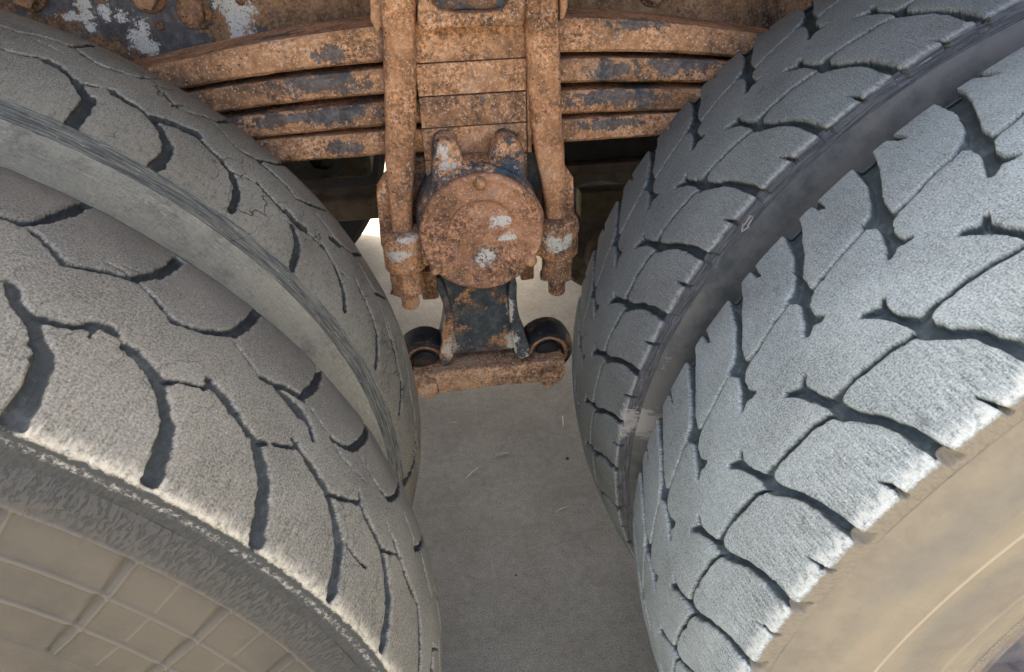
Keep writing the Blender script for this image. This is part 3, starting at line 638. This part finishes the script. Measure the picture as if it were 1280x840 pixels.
# raised lettering and a pointer on the far right sidewall
def on_sidewall(bm, side, ang, rad, yl, name, mat, parent, sc):
    "bm lies in its XY plane; set upright on the outer face of a sidewall, tops outward"
    er = Vector((math.sin(ang), 0, math.cos(ang))); et = Vector((math.cos(ang), 0, -math.sin(ang))); M = Matrix((( et.x, er.x, 0), (et.y, er.y, -1), (et.z, er.z, 0))).to_4x4()
    M = Matrix.Translation(er*rad+Vector((0, yl, 0))) @ M @ Matrix.Scale(sc, 4)
    bmesh.ops.transform(bm, matrix=M, verts=bm.verts); return obj(name, bm, mat, parent, smooth=False)
letM = m_plain('raised_lettering', (.24, .24, .23), .7, .3, 200, .0003)
def text_bm(s):
    c = bpy.data.curves.new('t', 'FONT'); c.body = s; c.size = 1; c.extrude = .05; c.align_x = 'CENTER'; c.align_y = 'CENTER'; c.offset = -.022
    o = bpy.data.objects.new('t', c); S.collection.objects.link(o); dg = bpy.context.evaluated_depsgraph_get(); me = bpy.data.meshes.new_from_object(o.evaluated_get(dg))
    bm = bmesh.new(); bm.from_mesh(me); bpy.data.objects.remove(o); bpy.data.curves.remove(c); bpy.data.meshes.remove(me); return bm
qR = PAR['R']
def side_hit(px, py, yl, side='R'):
    q = PAR[side]; o = CAM-np.array([q['X'], q['y0'], R0]); c, s = math.cos(q['tw']), math.sin(q['tw']); Mz = np.array([[c, s, 0], [-s, c, 0], [0, 0, 1]])
    d = Mz @ (CM @ np.array([(px-640)/F, -(py-420)/F, -1.0])); o = Mz @ o; p = o+d*((yl-o[1])/d[1]); return math.atan2(p[0], p[2]), math.hypot(p[0], p[2])
ysw = qR['w']+qR['g']-.0095
a, r = side_hit(832, 452, ysw); print('M+S at', math.degrees(a), r)
on_sidewall(text_bm('M+S'), 'R', a, r, -qR['w']/2-.0125, 'raised_lettering', letM, tFR, .0095)
a, r = side_hit(932, 278, ysw)
ar = bmesh.new()
pts = [(-.2, -.9), (.2, -.9), (.2, .2), (.42, .2), (0, 1), (-.42, .2), (-.2, .2)]
for p0, p1 in zip(pts, pts[1:]+pts[:1]):
    dx, dy = p1[0]-p0[0], p1[1]-p0[1]; L_ = math.hypot(dx, dy); nx, ny = -dy/L_*.05, dx/L_*.05
    f_ = [ar.verts.new((p0[0]+nx, p0[1]+ny, .08)), ar.verts.new((p1[0]+nx, p1[1]+ny, .08)), ar.verts.new((p1[0]-nx, p1[1]-ny, .08)), ar.verts.new((p0[0]-nx, p0[1]-ny, .08))]; 
    g_ = [ar.verts.new((v.co.x, v.co.y, -.1)) for v in f_]; ar.faces.new(f_)
    for i in range(4): ar.faces.new((f_[i], g_[i], g_[(i+1) % 4], f_[(i+1) % 4]))
bmesh.ops.rotate(ar, cent=(0, 0, 0), matrix=Matrix.Rotation(math.radians(100), 3, 'Z'), verts=ar.verts)
on_sidewall(ar, 'R', a, r, -qR['w']/2-.0125, 'raised_pointer', letM, tFR, .0085)

# ------------------------------------------------------------------ leaf spring
B = np.array([.028, .56, .86])                 # base of the spring pack
def W_(px, py, y, b): return tuple(at(px, py, y)-np.array(b))
spring = thing('leaf_spring', 'stack of four rusty orange steel leaves bowed between the tyre pairs', 'leaf spring', B)
YF = .566
def leaf(x0, x1, zb, th, thc, k, seed):
    n = 90; bm = bmesh.new(); R_ = []; rng = random.Random(seed)
    from mathutils import noise as mn
    for i in range(n+1):
        x = x0+(x1-x0)*i/n; dx = abs(x-.028)/.31; z0 = zb-k*dx**2.6; t_ = thc+(th-thc)*min(1, dx/1.0); c = .0045
        j = lambda s: .0007*mn.noise(Vector((x*60, s*3.1, seed)))+.0004*mn.noise(Vector((x*190, s*3.1, seed)))
        P = [(YF+c, z0+j(0)), (YF+j(1), z0+c*.8), (YF+j(2)-.001, z0+t_*.5), (YF+j(3), z0+t_-c), (YF+c, z0+t_+j(4)), (YF+.095, z0+t_), (YF+.1, z0+t_-c), (YF+.1, z0+c), (YF+.095, z0)]
        R_.append([bm.verts.new((x, y, z)) for y, z in P])
    for a, b in zip(R_, R_[1:]):
        for i in range(9): bm.faces.new((a[i], a[(i+1) % 9], b[(i+1) % 9], b[i]))
    bm.faces.new(R_[0]); bm.faces.new(R_[-1]); return bm
def lp(px, py, y=YF): return tuple(at(px, py, y)-B)
blues1 = [(lp(250, 140), (.0, .0))]
spec = [(-.62, .66, .9135, .030, .042, .0155, .60, [], [(lp(415, 68), (.018, .010)), (lp(800, 30), (.03, .006))]),
        (-.55, .60, .878, .026, .0285, .0120, .58, [], [(lp(400, 105), (.050, .012)), (lp(850, 82), (.055, .010)), (lp(760, 90), (.03, .008))]),
        (-.47, .52, .8405, .026, .0285, .0080, .60, [], [(lp(370, 148), (.085, .0075)), (lp(440, 140), (.020, .009)), (lp(770, 122), (.060, .0085))]),
        (-.38, .43, .8045, .028, .0285, .0010, .60, [], [(lp(430, 185), (.022, .008)), (lp(760, 155), (.040, .006))])]
for i, (x0, x1, zb, th, thc, k, pn, wh, bl) in enumerate(spec):
    m = m_rust('leaf_rust_%s' % 'abcd'[i], i*3.3, pn, wh, bl, grey=.55)
    obj('leaf', leaf(x0, x1, zb, th, thc, k, i), m, spring, base=B)
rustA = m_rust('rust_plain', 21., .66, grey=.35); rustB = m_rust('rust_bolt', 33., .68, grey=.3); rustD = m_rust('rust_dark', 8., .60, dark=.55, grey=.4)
# liner blocks between the two U-bolts
zz = [.956, .9115, .8745, .8375, .7985, .735]
for i, (a, b) in enumerate(zip(zz, zz[1:])):
    bm = roughen(box(-.036, .0925, YF-.012+.0006*(i % 2), YF+.03, b+.0007, a-.0007, .0014), .0005, 70, 0)
    obj('liner_block', bm, m_rust('liner_rust_%s' % 'abcde'[i], 40+i*2.1, .66 if i != 2 else .60, grey=.35), spring, base=B)
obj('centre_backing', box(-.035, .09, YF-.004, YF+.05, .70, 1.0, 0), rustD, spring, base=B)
bm = box(.0935, .0985, YF-.013, YF+.02, .80, .955, .001); obj('side_strap', bm, rustA, spring, base=B)

# ------------------------------------------------------------------ U-bolts, saddle and trunnion hub
HB = np.array([.025, .50, .60])
hub = thing('trunnion_hub', 'rusty round hub cap with cast saddle, eared housing and footed pillar below the spring', 'hub', HB)
def hp(px, py, y): return tuple(at(px, py, y)-HB)
ub = m_rust('rust_ubolt', 55., .70, grey=.3, tint=(.95, .90, .86))
LU = [(-.030, .552, 1.10, .0185), (-.0465, .552, .98, .0188), (-.053, .552, .915, .0187), (-.060, .551, .85, .0186), (-.0665, .547, .80, .0180), (-.070, .541, .765, .0150), (-.0725, .536, .740, .0135), (-.0735, .530, .700, .0130), (-.075, .526, .66, .0125)]
RU = [(.099, .552, 1.10, .019), (.108, .552, .973, .0200), (.112, .552, .91, .0198), (.1155, .551, .845, .0195), (.120, .547, .80, .0185), (.1235, .541, .768, .0155), (.1255, .536, .742, .0135), (.1265, .530, .70, .0130), (.128, .526, .66, .0125)]
for U_, lb in ((LU, None), (RU, None)):
    # refine
    secs = []
    for a, b in zip(U_, U_[1:]):
        for k in range(8):
            f = k/8; x, y, z, h = [a[j]*(1-f)+b[j]*f for j in range(4)]; secs.append((x, y, z, h, .0135))
    secs.append((*U_[-1], .0125)); bm = loft(secs, 28, 3.4); roughen(bm, .0007, 90)
    o = obj('u_bolt', bm, ub, hub, base=HB)
    cx, cy = U_[-1][0], U_[-1][1]
    nb = hexnut((cx-.001, cy-.002, .636), .0225, .032, 'Z', .35, .003); roughen(nb, .0012, 60, 2)
    nut = obj('nut', nb, rustB, o, base=HB)
    sb = lathe([(0, .607), (.0095, .607), (.0118, .610)]+[(.0112+.0009*(k % 2), .612+.0016*k) for k in range(22)]+[(.0118, .66)], (cx, cy, 0), 'Z', 32); st_ = obj('threaded_end', sb, rustB, o, base=HB)
# saddle casting with two horns
def PZ(L, y): return [(float(at(a, b, y)[0]), float(at(a, b, y)[2])) for a, b in L]
def smooth(P, n=2):
    for _ in range(n):
        Q = []
        for a, b in zip(P, P[1:]+P[:1]): Q += [(a[0]*.75+b[0]*.25, a[1]*.75+b[1]*.25), (a[0]*.25+b[0]*.75, a[1]*.25+b[1]*.75)]
        P = Q
    return P
ys = .527
horn = smooth(PZ([(530, 262), (541, 228), (540, 180), (550, 170), (566, 171), (575, 184), (578, 202), (600, 208), (612, 203), (616, 182), (627, 167), (645, 170), (654, 184), (655, 222), (667, 240), (682, 268), (674, 315), (645, 340), (562, 342), (534, 318)], ys), 2)
hornM = m_rust('saddle_paint', 12., .50, [(hp(557, 200, ys), (.010, .017)), (hp(553, 220, ys), (.006, .006)), (hp(629, 187, ys), (.008, .010)), (hp(642, 205, ys), (.005, .008))],
               [(hp(600, 215, ys), (.045, .014)), (hp(540, 240, ys), (.016, .03)), (hp(650, 225, ys), (.02, .03))], grey=.4, pscale=26)
sad = obj('saddle', roughen(prism(horn, ys-.012, .575, .007, 4), .0008, 60), hornM, hub, base=HB)
plate = PZ([(486, 200), (545, 195), (660, 190), (690, 190), (708, 262), (700, 300), (486, 310)], .57)
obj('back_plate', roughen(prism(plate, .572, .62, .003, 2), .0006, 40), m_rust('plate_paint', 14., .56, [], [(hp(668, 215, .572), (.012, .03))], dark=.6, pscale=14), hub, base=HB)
# ears that hold the bolt ends
for cx, cy, col, wh in ((-.0745, .528, 71., [(hp(505, 318, .505), (.018, .006)), (hp(512, 300, .505), (.012, .004))]), (.1275, .528, 77., [(hp(694, 304, .505), (.010, .010)), (hp(708, 300, .505), (.006, .010))])):
    sg = -1 if cx < 0 else 1
    em = m_rust('ear_rust_%s' % ('a' if sg < 0 else 'b'), col, .62, wh, [(hp(700, 310, .505), (.010, .010))] if sg > 0 else [], grey=.6)
    bm = lathe([(0, .668), (.0255, .668), (.0275, .671), (.0272, .700), (.0285, .706), (.0275, .716), (.024, .7205), (0, .7215)], (cx, cy, 0), 'Z', 36, .012, 3)
    b2 = box(min(cx, cx-sg*.04), max(cx, cx-sg*.04), cy-.014, cy+.035, .672, .714, .006, 3)
    bm = join(bm, b2); obj('ear', roughen(bm, .0008, 50), em, hub, base=HB)
    b3 = prism([(cx-.030*sg*-1 if sg > 0 else cx-.030, .70), (cx+.012, .70), (cx+.012, .775), (cx-.012, .785), (cx-.026, .765)] if sg < 0 else [(cx-.012, .70), (cx+.028, .70), (cx+.024, .765), (cx+.010, .785), (cx-.012, .775)], cy+.016, cy+.05, .004, 2)
    obj('ear_web', roughen(b3, .0008, 50), em, hub, base=HB)
# round housing and cap
cc_ = at(603, 293, .482); CX, CZ = float(cc_[0]), float(cc_[2]); capR = .0765
obj('housing', lathe([(.070, .10), (.078, .095), (.080, .05), (.0775, .022), (.070, .018), (0, .018)], (CX, .485, CZ), 'Y', 72, .003, 4), hornM, hub, base=HB)
capM = m_rust('cap_rust', 91., .70, [(hp(627, 279, .48), (.011, .009)), (hp(633, 300, .48), (.010, .005)), (hp(612, 323, .48), (.011, .009)), (hp(603, 331, .48), (.006, .005))], [(hp(612, 322, .48), (.016, .012))], grey=.35, tint=(.95, .90, .95), dark=.92)
cap = lathe([(0, .0015), (.012, .0012), (.016, .0040), (.030, .0060), (.041, .0062), (.0445, .0030), (.048, .0012), (.056, .0012), (.0625, .0024), (.0655, .0022), (.0690, -.0004), (.0735, -.0004), (.0755, .0014), (.0765, .0038), (.0765, .008), (.073, .013), (.05, .016), (0, .016)], (CX, .480, CZ), 'Y', 120, .0035, 5)
co_ = obj('hub_cap', roughen(cap, .0006, 70), capM, hub, base=HB)
for (px, py) in ((600, 229), (545.6, 336.5), (663.4, 326)):
    p_ = at(px, py, .479); obj('cap_screw', lathe([(0, -.0058), (.0050, -.0056), (.0072, -.0036), (.0082, -.0012), (.0082, .006)], (p_[0], .480, p_[2]), 'Y', 20, .02, 2), m_rust_scr if 'm_rust_scr' in globals() else rustB, co_, base=HB)
# pillar with flared foot
yp = .575
col_ = smooth(PZ([(541, 338), (553, 362), (559, 387), (557, 417), (548, 452), (520, 462), (520, 476), (704, 462), (703, 440), (664, 444), (652, 413), (643, 382), (645, 338)], yp), 1)
pilM = m_rust('pillar_paint', 17., .43, [(hp(562, 432, yp), (.010, .016)), (hp(641, 430, yp), (.008, .022)), (hp(655, 445, yp), (.010, .012)), (hp(638, 385, yp), (.004, .02))],
              [(hp(600, 400, yp+.01), (.045, .035)), (hp(600, 446, yp), (.07, .012)), (hp(560, 375, yp), (.012, .03))], grey=.5, pscale=18)
web = PZ([(548, 335), (642, 332), (642, 380), (652, 440), (560, 450), (556, 385)], yp)
obj('pillar', roughen(prism(web, yp+.012, yp+.06, .003, 2), .0008, 40), pilM, hub, base=HB)
for fl_ in ([(541, 345), (552, 345), (566, 388), (566, 417), (566, 452), (547, 456), (556, 417), (557, 388)], [(636, 345), (646, 345), (645, 376), (652, 410), (666, 442), (645, 448), (638, 412), (634, 376)]):
    obj('pillar_flange', roughen(prism(smooth(PZ(fl_, yp), 1), yp-.006, yp+.065, .004, 3), .0007, 60), pilM, hub, base=HB)
footM = m_rust('foot_rust', 27., .66, grey=.5, tint=(1.05, 1.18, 1.35))
foot = PZ([(516, 466), (560, 458), (640, 452), (704, 444), (706, 462), (700, 471), (610, 478), (548, 487), (522, 489)], yp)
obj('foot', roughen(prism(foot, yp-.012, yp+.09, .004, 3), .0012, 50), footM, hub, base=HB)
for px, py in ((536, 479), (684, 466)):
    p_ = at(px, py, yp-.012); nb = hexnut((p_[0], yp-.030, p_[2]), .0145, .020, 'Y', .3, .002); obj('foot_bolt', roughen(nb, .0008, 90, 2), footM, hub, base=HB)
# rubber bushes beside the pillar
rodM = m_plain('bush_rubber', (.022, .023, .025), .7, .5, 60, .001, dust=(.20, .11, .055), dustm=(.52, .60))
for (px, py, r_, lb) in ((531, 449, .040, 'left'), (684, 437, .041, 'right')):
    p_ = at(px, py, .60)
    prof = [(r_*.42, .045), (r_*.42, .010), (r_*.50, .006), (r_*.60, .008), (r_*.66, .004), (r_*.72, .000), (r_*.90, .000), (r_*1.02, .008), (r_*1.06, .02), (r_*1.00, .045), (r_*.42, .046)]
    bs = obj('bush', lathe(prof, (p_[0], .590, p_[2]), 'Y', 56, .01, 6), rodM, hub, base=HB)
    obj('pin', lathe([(0, -.003), (r_*.38, -.002), (r_*.48, .002), (r_*.50, .045)], (p_[0], .590, p_[2]), 'Y', 24), m_plain('pin_black_'+lb, (.022, .020, .017), dust=(.10, .06, .035), dustm=(.52, .64)), bs, base=HB)
    ln_ = obj('bush_sleeve', lathe([(r_*.62, .003), (r_*.68, .000), (r_*.76, -.001), (r_*.80, .002)], (p_[0], .590, p_[2]), 'Y', 56, .01, 8), rustB, bs, base=HB)
p_ = at(538, 356, .56); obj('lug', roughen(box(p_[0]-.013, p_[0]+.010, .555, .60, p_[2]-.022, p_[2]+.024, .004, 2), .001, 70), rustD, hub, base=HB)
p_ = at(662, 345, .58); obj('lug', roughen(box(p_[0]-.012, p_[0]+.008, .585, .62, p_[2]-.010, p_[2]+.020, .004, 2), .001, 70), rustD, hub, base=HB)

# upper clamp between the U-bolts
yc = .549
cl = PZ([(522, -60), (522, 30), (525, 37), (537, 37), (547, 33), (590, 31), (634, 29.5), (641, 33), (653, 30), (656, -60)], yc)
clamp = thing('spring_clamp', 'rusty clamp bracket with a rounded window, on top of the spring between the U-bolts', 'bracket', (.03, .55, 1.0))
CB = (.03, .55, 1.0)
outer = PZ([(522, -70), (522, 30), (525, 37), (537, 37), (547, 33), (590, 31), (634, 29.5), (641, 33), (653, 30), (656, -70), (636, -70), (634, -2), (626, 10), (606, 13), (568, 14), (548, 10), (537, -1), (538, -70)], yc)
obj('bracket_frame', roughen(prism(outer, yc-.016, yc+.03, .004, 3), .0007, 60), rustA, clamp, base=CB)
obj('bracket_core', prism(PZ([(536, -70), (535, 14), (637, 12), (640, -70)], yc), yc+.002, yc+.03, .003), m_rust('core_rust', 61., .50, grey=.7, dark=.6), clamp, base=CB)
for L_ in ([(462, -60), (463, 24), (472, 40), (480, 30), (480, -60)], [(698, -60), (698, 24), (704, 22), (708, 8), (708, -60)]):
    obj('bracket_lug', roughen(prism(PZ(L_, .57), .562, .60, .003), .0006, 60), rustA, clamp, base=CB)

# ------------------------------------------------------------------ chassis
RB = (0, .68, .95)
def rp(px, py, y=.676): return tuple(at(px, py, y)-np.array(RB))
rail = thing('chassis_rail', 'long rusty chassis beam with flaking blue and white paint above the spring', 'chassis rail', RB)
railM = m_rust('rail_paint', 3., .70, [(rp(104, 8), (.008, .022)), (rp(132, 14), (.006, .016)), (rp(180, 52), (.012, .020)), (rp(296, 22), (.016, .040)), (rp(300, 55), (.008, .018)), (rp(88, 22), (.014, .005)), (rp(150, 22), (.010, .006))],
               [(rp(165, 22), (.075, .030)), (rp(215, 40), (.040, .038)), (rp(215, 5), (.05, .03)), (rp(60, 5), (.04, .01)), (rp(325, 38), (.010, .008))], dark=.62, grey=.4, tint=(.95, 1.0, 1.0), speck=.6)
obj('web', box(-1.6, 1.6, .676, .690, .86, 1.20, 0), railM, rail, base=RB)
obj('lower_flange', box(-1.6, 1.6, .690, .76, .86, .872, 0), rustD, rail, base=RB)
obj('upper_flange', box(-1.6, 1.6, .62, .76, 1.201, 1.215, 0), rustD, rail, base=RB)
for px, py, r_ in ((241, 15, .0135), (182, -6, .0135), (30, -8, .013), (820, -12, .013)):
    p_ = at(px, py, .668); ws = obj('bolt', hexnut((p_[0], .6635, p_[2]), r_, .012, 'Y', .4, .002), m_rust('bolt_rust_%d' % px, px, .68, dark=.65, speck=.6), rail, base=RB)
    obj('washer', lathe([(0, 0), (.0195, 0), (.0205, .0015), (.0205, .004)], (p_[0], .6725, p_[2]), 'Y', 32, .01, 1), rustD, ws, base=RB)
for px, py in ((199, 33), (300, 2)):
    p_ = at(px, py, .672); obj('rivet', lathe([(0, -.004), (.004, -.003), (.006, .002)], (p_[0], .676, p_[2]), 'Y', 16), rustD, rail, base=RB)

deckM = m_plain('bed_boards', (.07, .055, .04), .9, .4, 12)
bed = thing('truck_bed', 'dark timber and steel load bed of the truck, above the tyres', 'truck bed', (0, 1.2, 1.24))
for i in range(8): obj('plank', box(-2.2, 2.2, .13+i*.305, .13+i*.305+.300, 1.45, 1.49, .004, 1), deckM, bed, base=(0, 1.2, 1.24))
for x in (-1.8, -1.1, -.4, .3, 1.0, 1.7): obj('cross_bearer', box(x-.04, x+.04, .16, 2.42, 1.216, 1.449, 0), rustD, bed, base=(0, 1.2, 1.24))

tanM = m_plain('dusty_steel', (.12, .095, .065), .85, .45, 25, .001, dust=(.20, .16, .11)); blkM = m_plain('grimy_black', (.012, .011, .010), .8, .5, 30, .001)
def simple(name, label, cat, bm, m, base): o = obj(name, bm, m, None, base=base); o.location = base; tag(o, label, cat); return o
axb = thing('axle_beam', 'dusty tan beam under the truck behind the left tyre pair', 'beam', (-.3, 1.0, .55))
obj('beam', box(-1.1, .05, .97, 1.05, .548, .592, .008, 3), tanM, axb, base=(-.3, 1.0, .55))
obj('gear_case', roughen(box(-.36, -.145, 1.06, 1.25, .60, .80, .02, 3), .004, 20, 2), m_plain('case_grime', (.045, .043, .033), .9, .5, 25, .002, dust=(.09, .08, .055)), axb, base=(-.3, 1.0, .55))
obj('case_flange', lathe([(.03, 0), (.045, 0), (.045, .02), (.03, .02)], (-.235, 1.045, .66), 'Y', 32), m_plain('flange_grime', (.03, .03, .026)), axb, base=(-.3, 1.0, .55))
cm = thing('cross_member', 'black steel cross member in the dark behind the right tyre pair', 'cross member', (.4, 1.0, .7))
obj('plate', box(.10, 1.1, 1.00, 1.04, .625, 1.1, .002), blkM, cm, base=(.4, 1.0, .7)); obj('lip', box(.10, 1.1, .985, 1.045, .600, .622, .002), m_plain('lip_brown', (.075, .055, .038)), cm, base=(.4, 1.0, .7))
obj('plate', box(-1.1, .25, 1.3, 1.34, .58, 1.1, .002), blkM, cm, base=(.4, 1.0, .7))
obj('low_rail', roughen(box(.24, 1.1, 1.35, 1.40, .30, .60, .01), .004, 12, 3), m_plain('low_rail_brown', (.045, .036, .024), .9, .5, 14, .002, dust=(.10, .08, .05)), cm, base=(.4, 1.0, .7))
dr = thing('brake_drum', 'dull brown ribbed brake drum in shadow behind the right-hand nut', 'brake drum', (.31, .98, .45))
obj('drum', lathe([(0, -.02), (.05, -.02), (.055, 0), (.095, .004), (.10, .012), (.096, .018), (.105, .024), (.108, .05), (.104, .055), (.112, .062), (.115, .12), (0, .12)], (.335, .96, .435), 'Y', 64), m_plain('drum_brown', (.055, .042, .028), .8, .5, 30, .001, dust=(.12, .095, .06)), dr, base=(.31, .98, .45))
obj('bracket', box(.26, .40, .93, .97, .53, .585, .006), m_plain('bracket_olive', (.055, .045, .022), .8, .4, 40), dr, base=(.31, .98, .45))
# wheels on the far side of the truck
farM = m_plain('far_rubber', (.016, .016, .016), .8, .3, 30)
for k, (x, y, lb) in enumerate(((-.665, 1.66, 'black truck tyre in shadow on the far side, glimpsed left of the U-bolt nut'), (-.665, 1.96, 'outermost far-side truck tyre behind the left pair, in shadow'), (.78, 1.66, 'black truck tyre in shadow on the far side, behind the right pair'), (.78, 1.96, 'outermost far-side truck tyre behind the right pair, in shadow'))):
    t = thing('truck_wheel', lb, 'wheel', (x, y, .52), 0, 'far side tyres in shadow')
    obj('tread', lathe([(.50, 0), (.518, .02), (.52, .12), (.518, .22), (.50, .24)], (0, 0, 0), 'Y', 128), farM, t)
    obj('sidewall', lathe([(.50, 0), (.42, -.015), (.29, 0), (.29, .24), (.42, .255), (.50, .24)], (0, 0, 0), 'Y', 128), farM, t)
rl2 = obj('chassis_rail', box(-1.6, 1.6, 1.56, 1.575, .86, 1.20, 0), rustD); tag(rl2, 'far chassis rail hidden in the dark under the truck', 'chassis rail')

# ------------------------------------------------------------------ litter on the ground
strM = m_plain('straw', (.50, .42, .28), .7, .2, 80, .0002); pebM = m_plain('pebble_stone', (.30, .24, .17), .9, .3, 60)
def gpt(px, py):
    d = CM @ np.array([(px-640)/F, -(py-420)/F, -1.0]); return CAM-d*((CAM[2]+.004)/d[2])
def straw(p0, p1, w, label, cat='straw', m=strM):
    a, b = gpt(*p0), gpt(*p1); c = (a+b)/2; n = 8; L_ = np.linalg.norm(b-a); d = (b-a)/L_; s_ = np.array([-d[1], d[0], 0]); bm = bmesh.new(); R_ = []
    for i in range(n+1):
        f = i/n; q = a+(b-a)*f-c+s_*math.sin(f*PI)*L_*.01+np.array([0, 0, .0012+.0025*math.sin(f*PI)]); ww = w*(1-.5*abs(2*f-1)**3)
        R_.append([bm.verts.new(tuple(q+s_*ww*math.cos(k*PI/3)+np.array([0, 0, ww*math.sin(k*PI/3)]))) for k in range(6)])
    for x, y in zip(R_, R_[1:]):
        for i in range(6): bm.faces.new((x[i], x[(i+1) % 6], y[(i+1) % 6], y[i]))
    bm.faces.new(R_[0]); bm.faces.new(R_[-1]); o = obj(cat, bm, m); o.location = tuple(c); tag(o, label, cat); return o
straw((582, 599), (598, 585), .0011, 'thin pale straw lying diagonally on the concrete between the tyres')
straw((694, 641), (709, 634), .0011, 'short pale straw on the concrete beside the right tyre pair')
straw((620, 570), (636, 567), .0016, 'small white sliver on the concrete above the diagonal straw', 'wood_chip')
straw((703, 520), (704, 534), .0013, 'short upright-looking pale splinter on the concrete below the foot bolt', 'splinter')
straw((562, 529), (570, 529), .001, 'tiny pale scrap of straw nearest to the rusty foot')
for (px, py, s_, lb) in ((786, 747, .004, 'small reddish pebble on the concrete beside the right tyre'), (709, 573, .004, 'dark pebble on the concrete left of the right tyre pair'), (645, 719, .0022, 'pinhead brown stone on the concrete between the tyres')):
    bm = bmesh.new(); bmesh.ops.create_icosphere(bm, subdivisions=2, radius=s_); roughen(bm, s_*.35, 1/s_*.7)
    for v in bm.verts: v.co.z *= .6
    o = obj('pebble', bm, pebM if 'red' in lb else m_plain('dark_stone_%d' % px, (.05, .045, .04))); c = gpt(px, py); o.location = (c[0], c[1], -.005+s_*.4); tag(o, lb, 'pebble')
print('objects', len(bpy.data.objects), 'tris', sum(len(o.data.polygons)*2 for o in bpy.data.objects if o.type == 'MESH'))

rng = random.Random(5); gb = bmesh.new()
for i in range(170):
    x, y, r = rng.uniform(-.35, .45), rng.uniform(.25, 1.25), rng.choice((.0007, .0009, .0012, .0017))
    mtx = Matrix.Translation((x, y, -.005+r*.5)) @ Euler((rng.uniform(0, 3), rng.uniform(0, 3), 0)).to_matrix().to_4x4() @ Matrix.Diagonal((1, rng.uniform(.5, 1), rng.uniform(.5, .9), 1))
    bmesh.ops.create_icosphere(gb, subdivisions=1, radius=r, matrix=mtx)
tag(obj('grit', gb, m_plain('grit_stone', (.24, .21, .17), .9, .8, 9), smooth=False), kind='stuff')
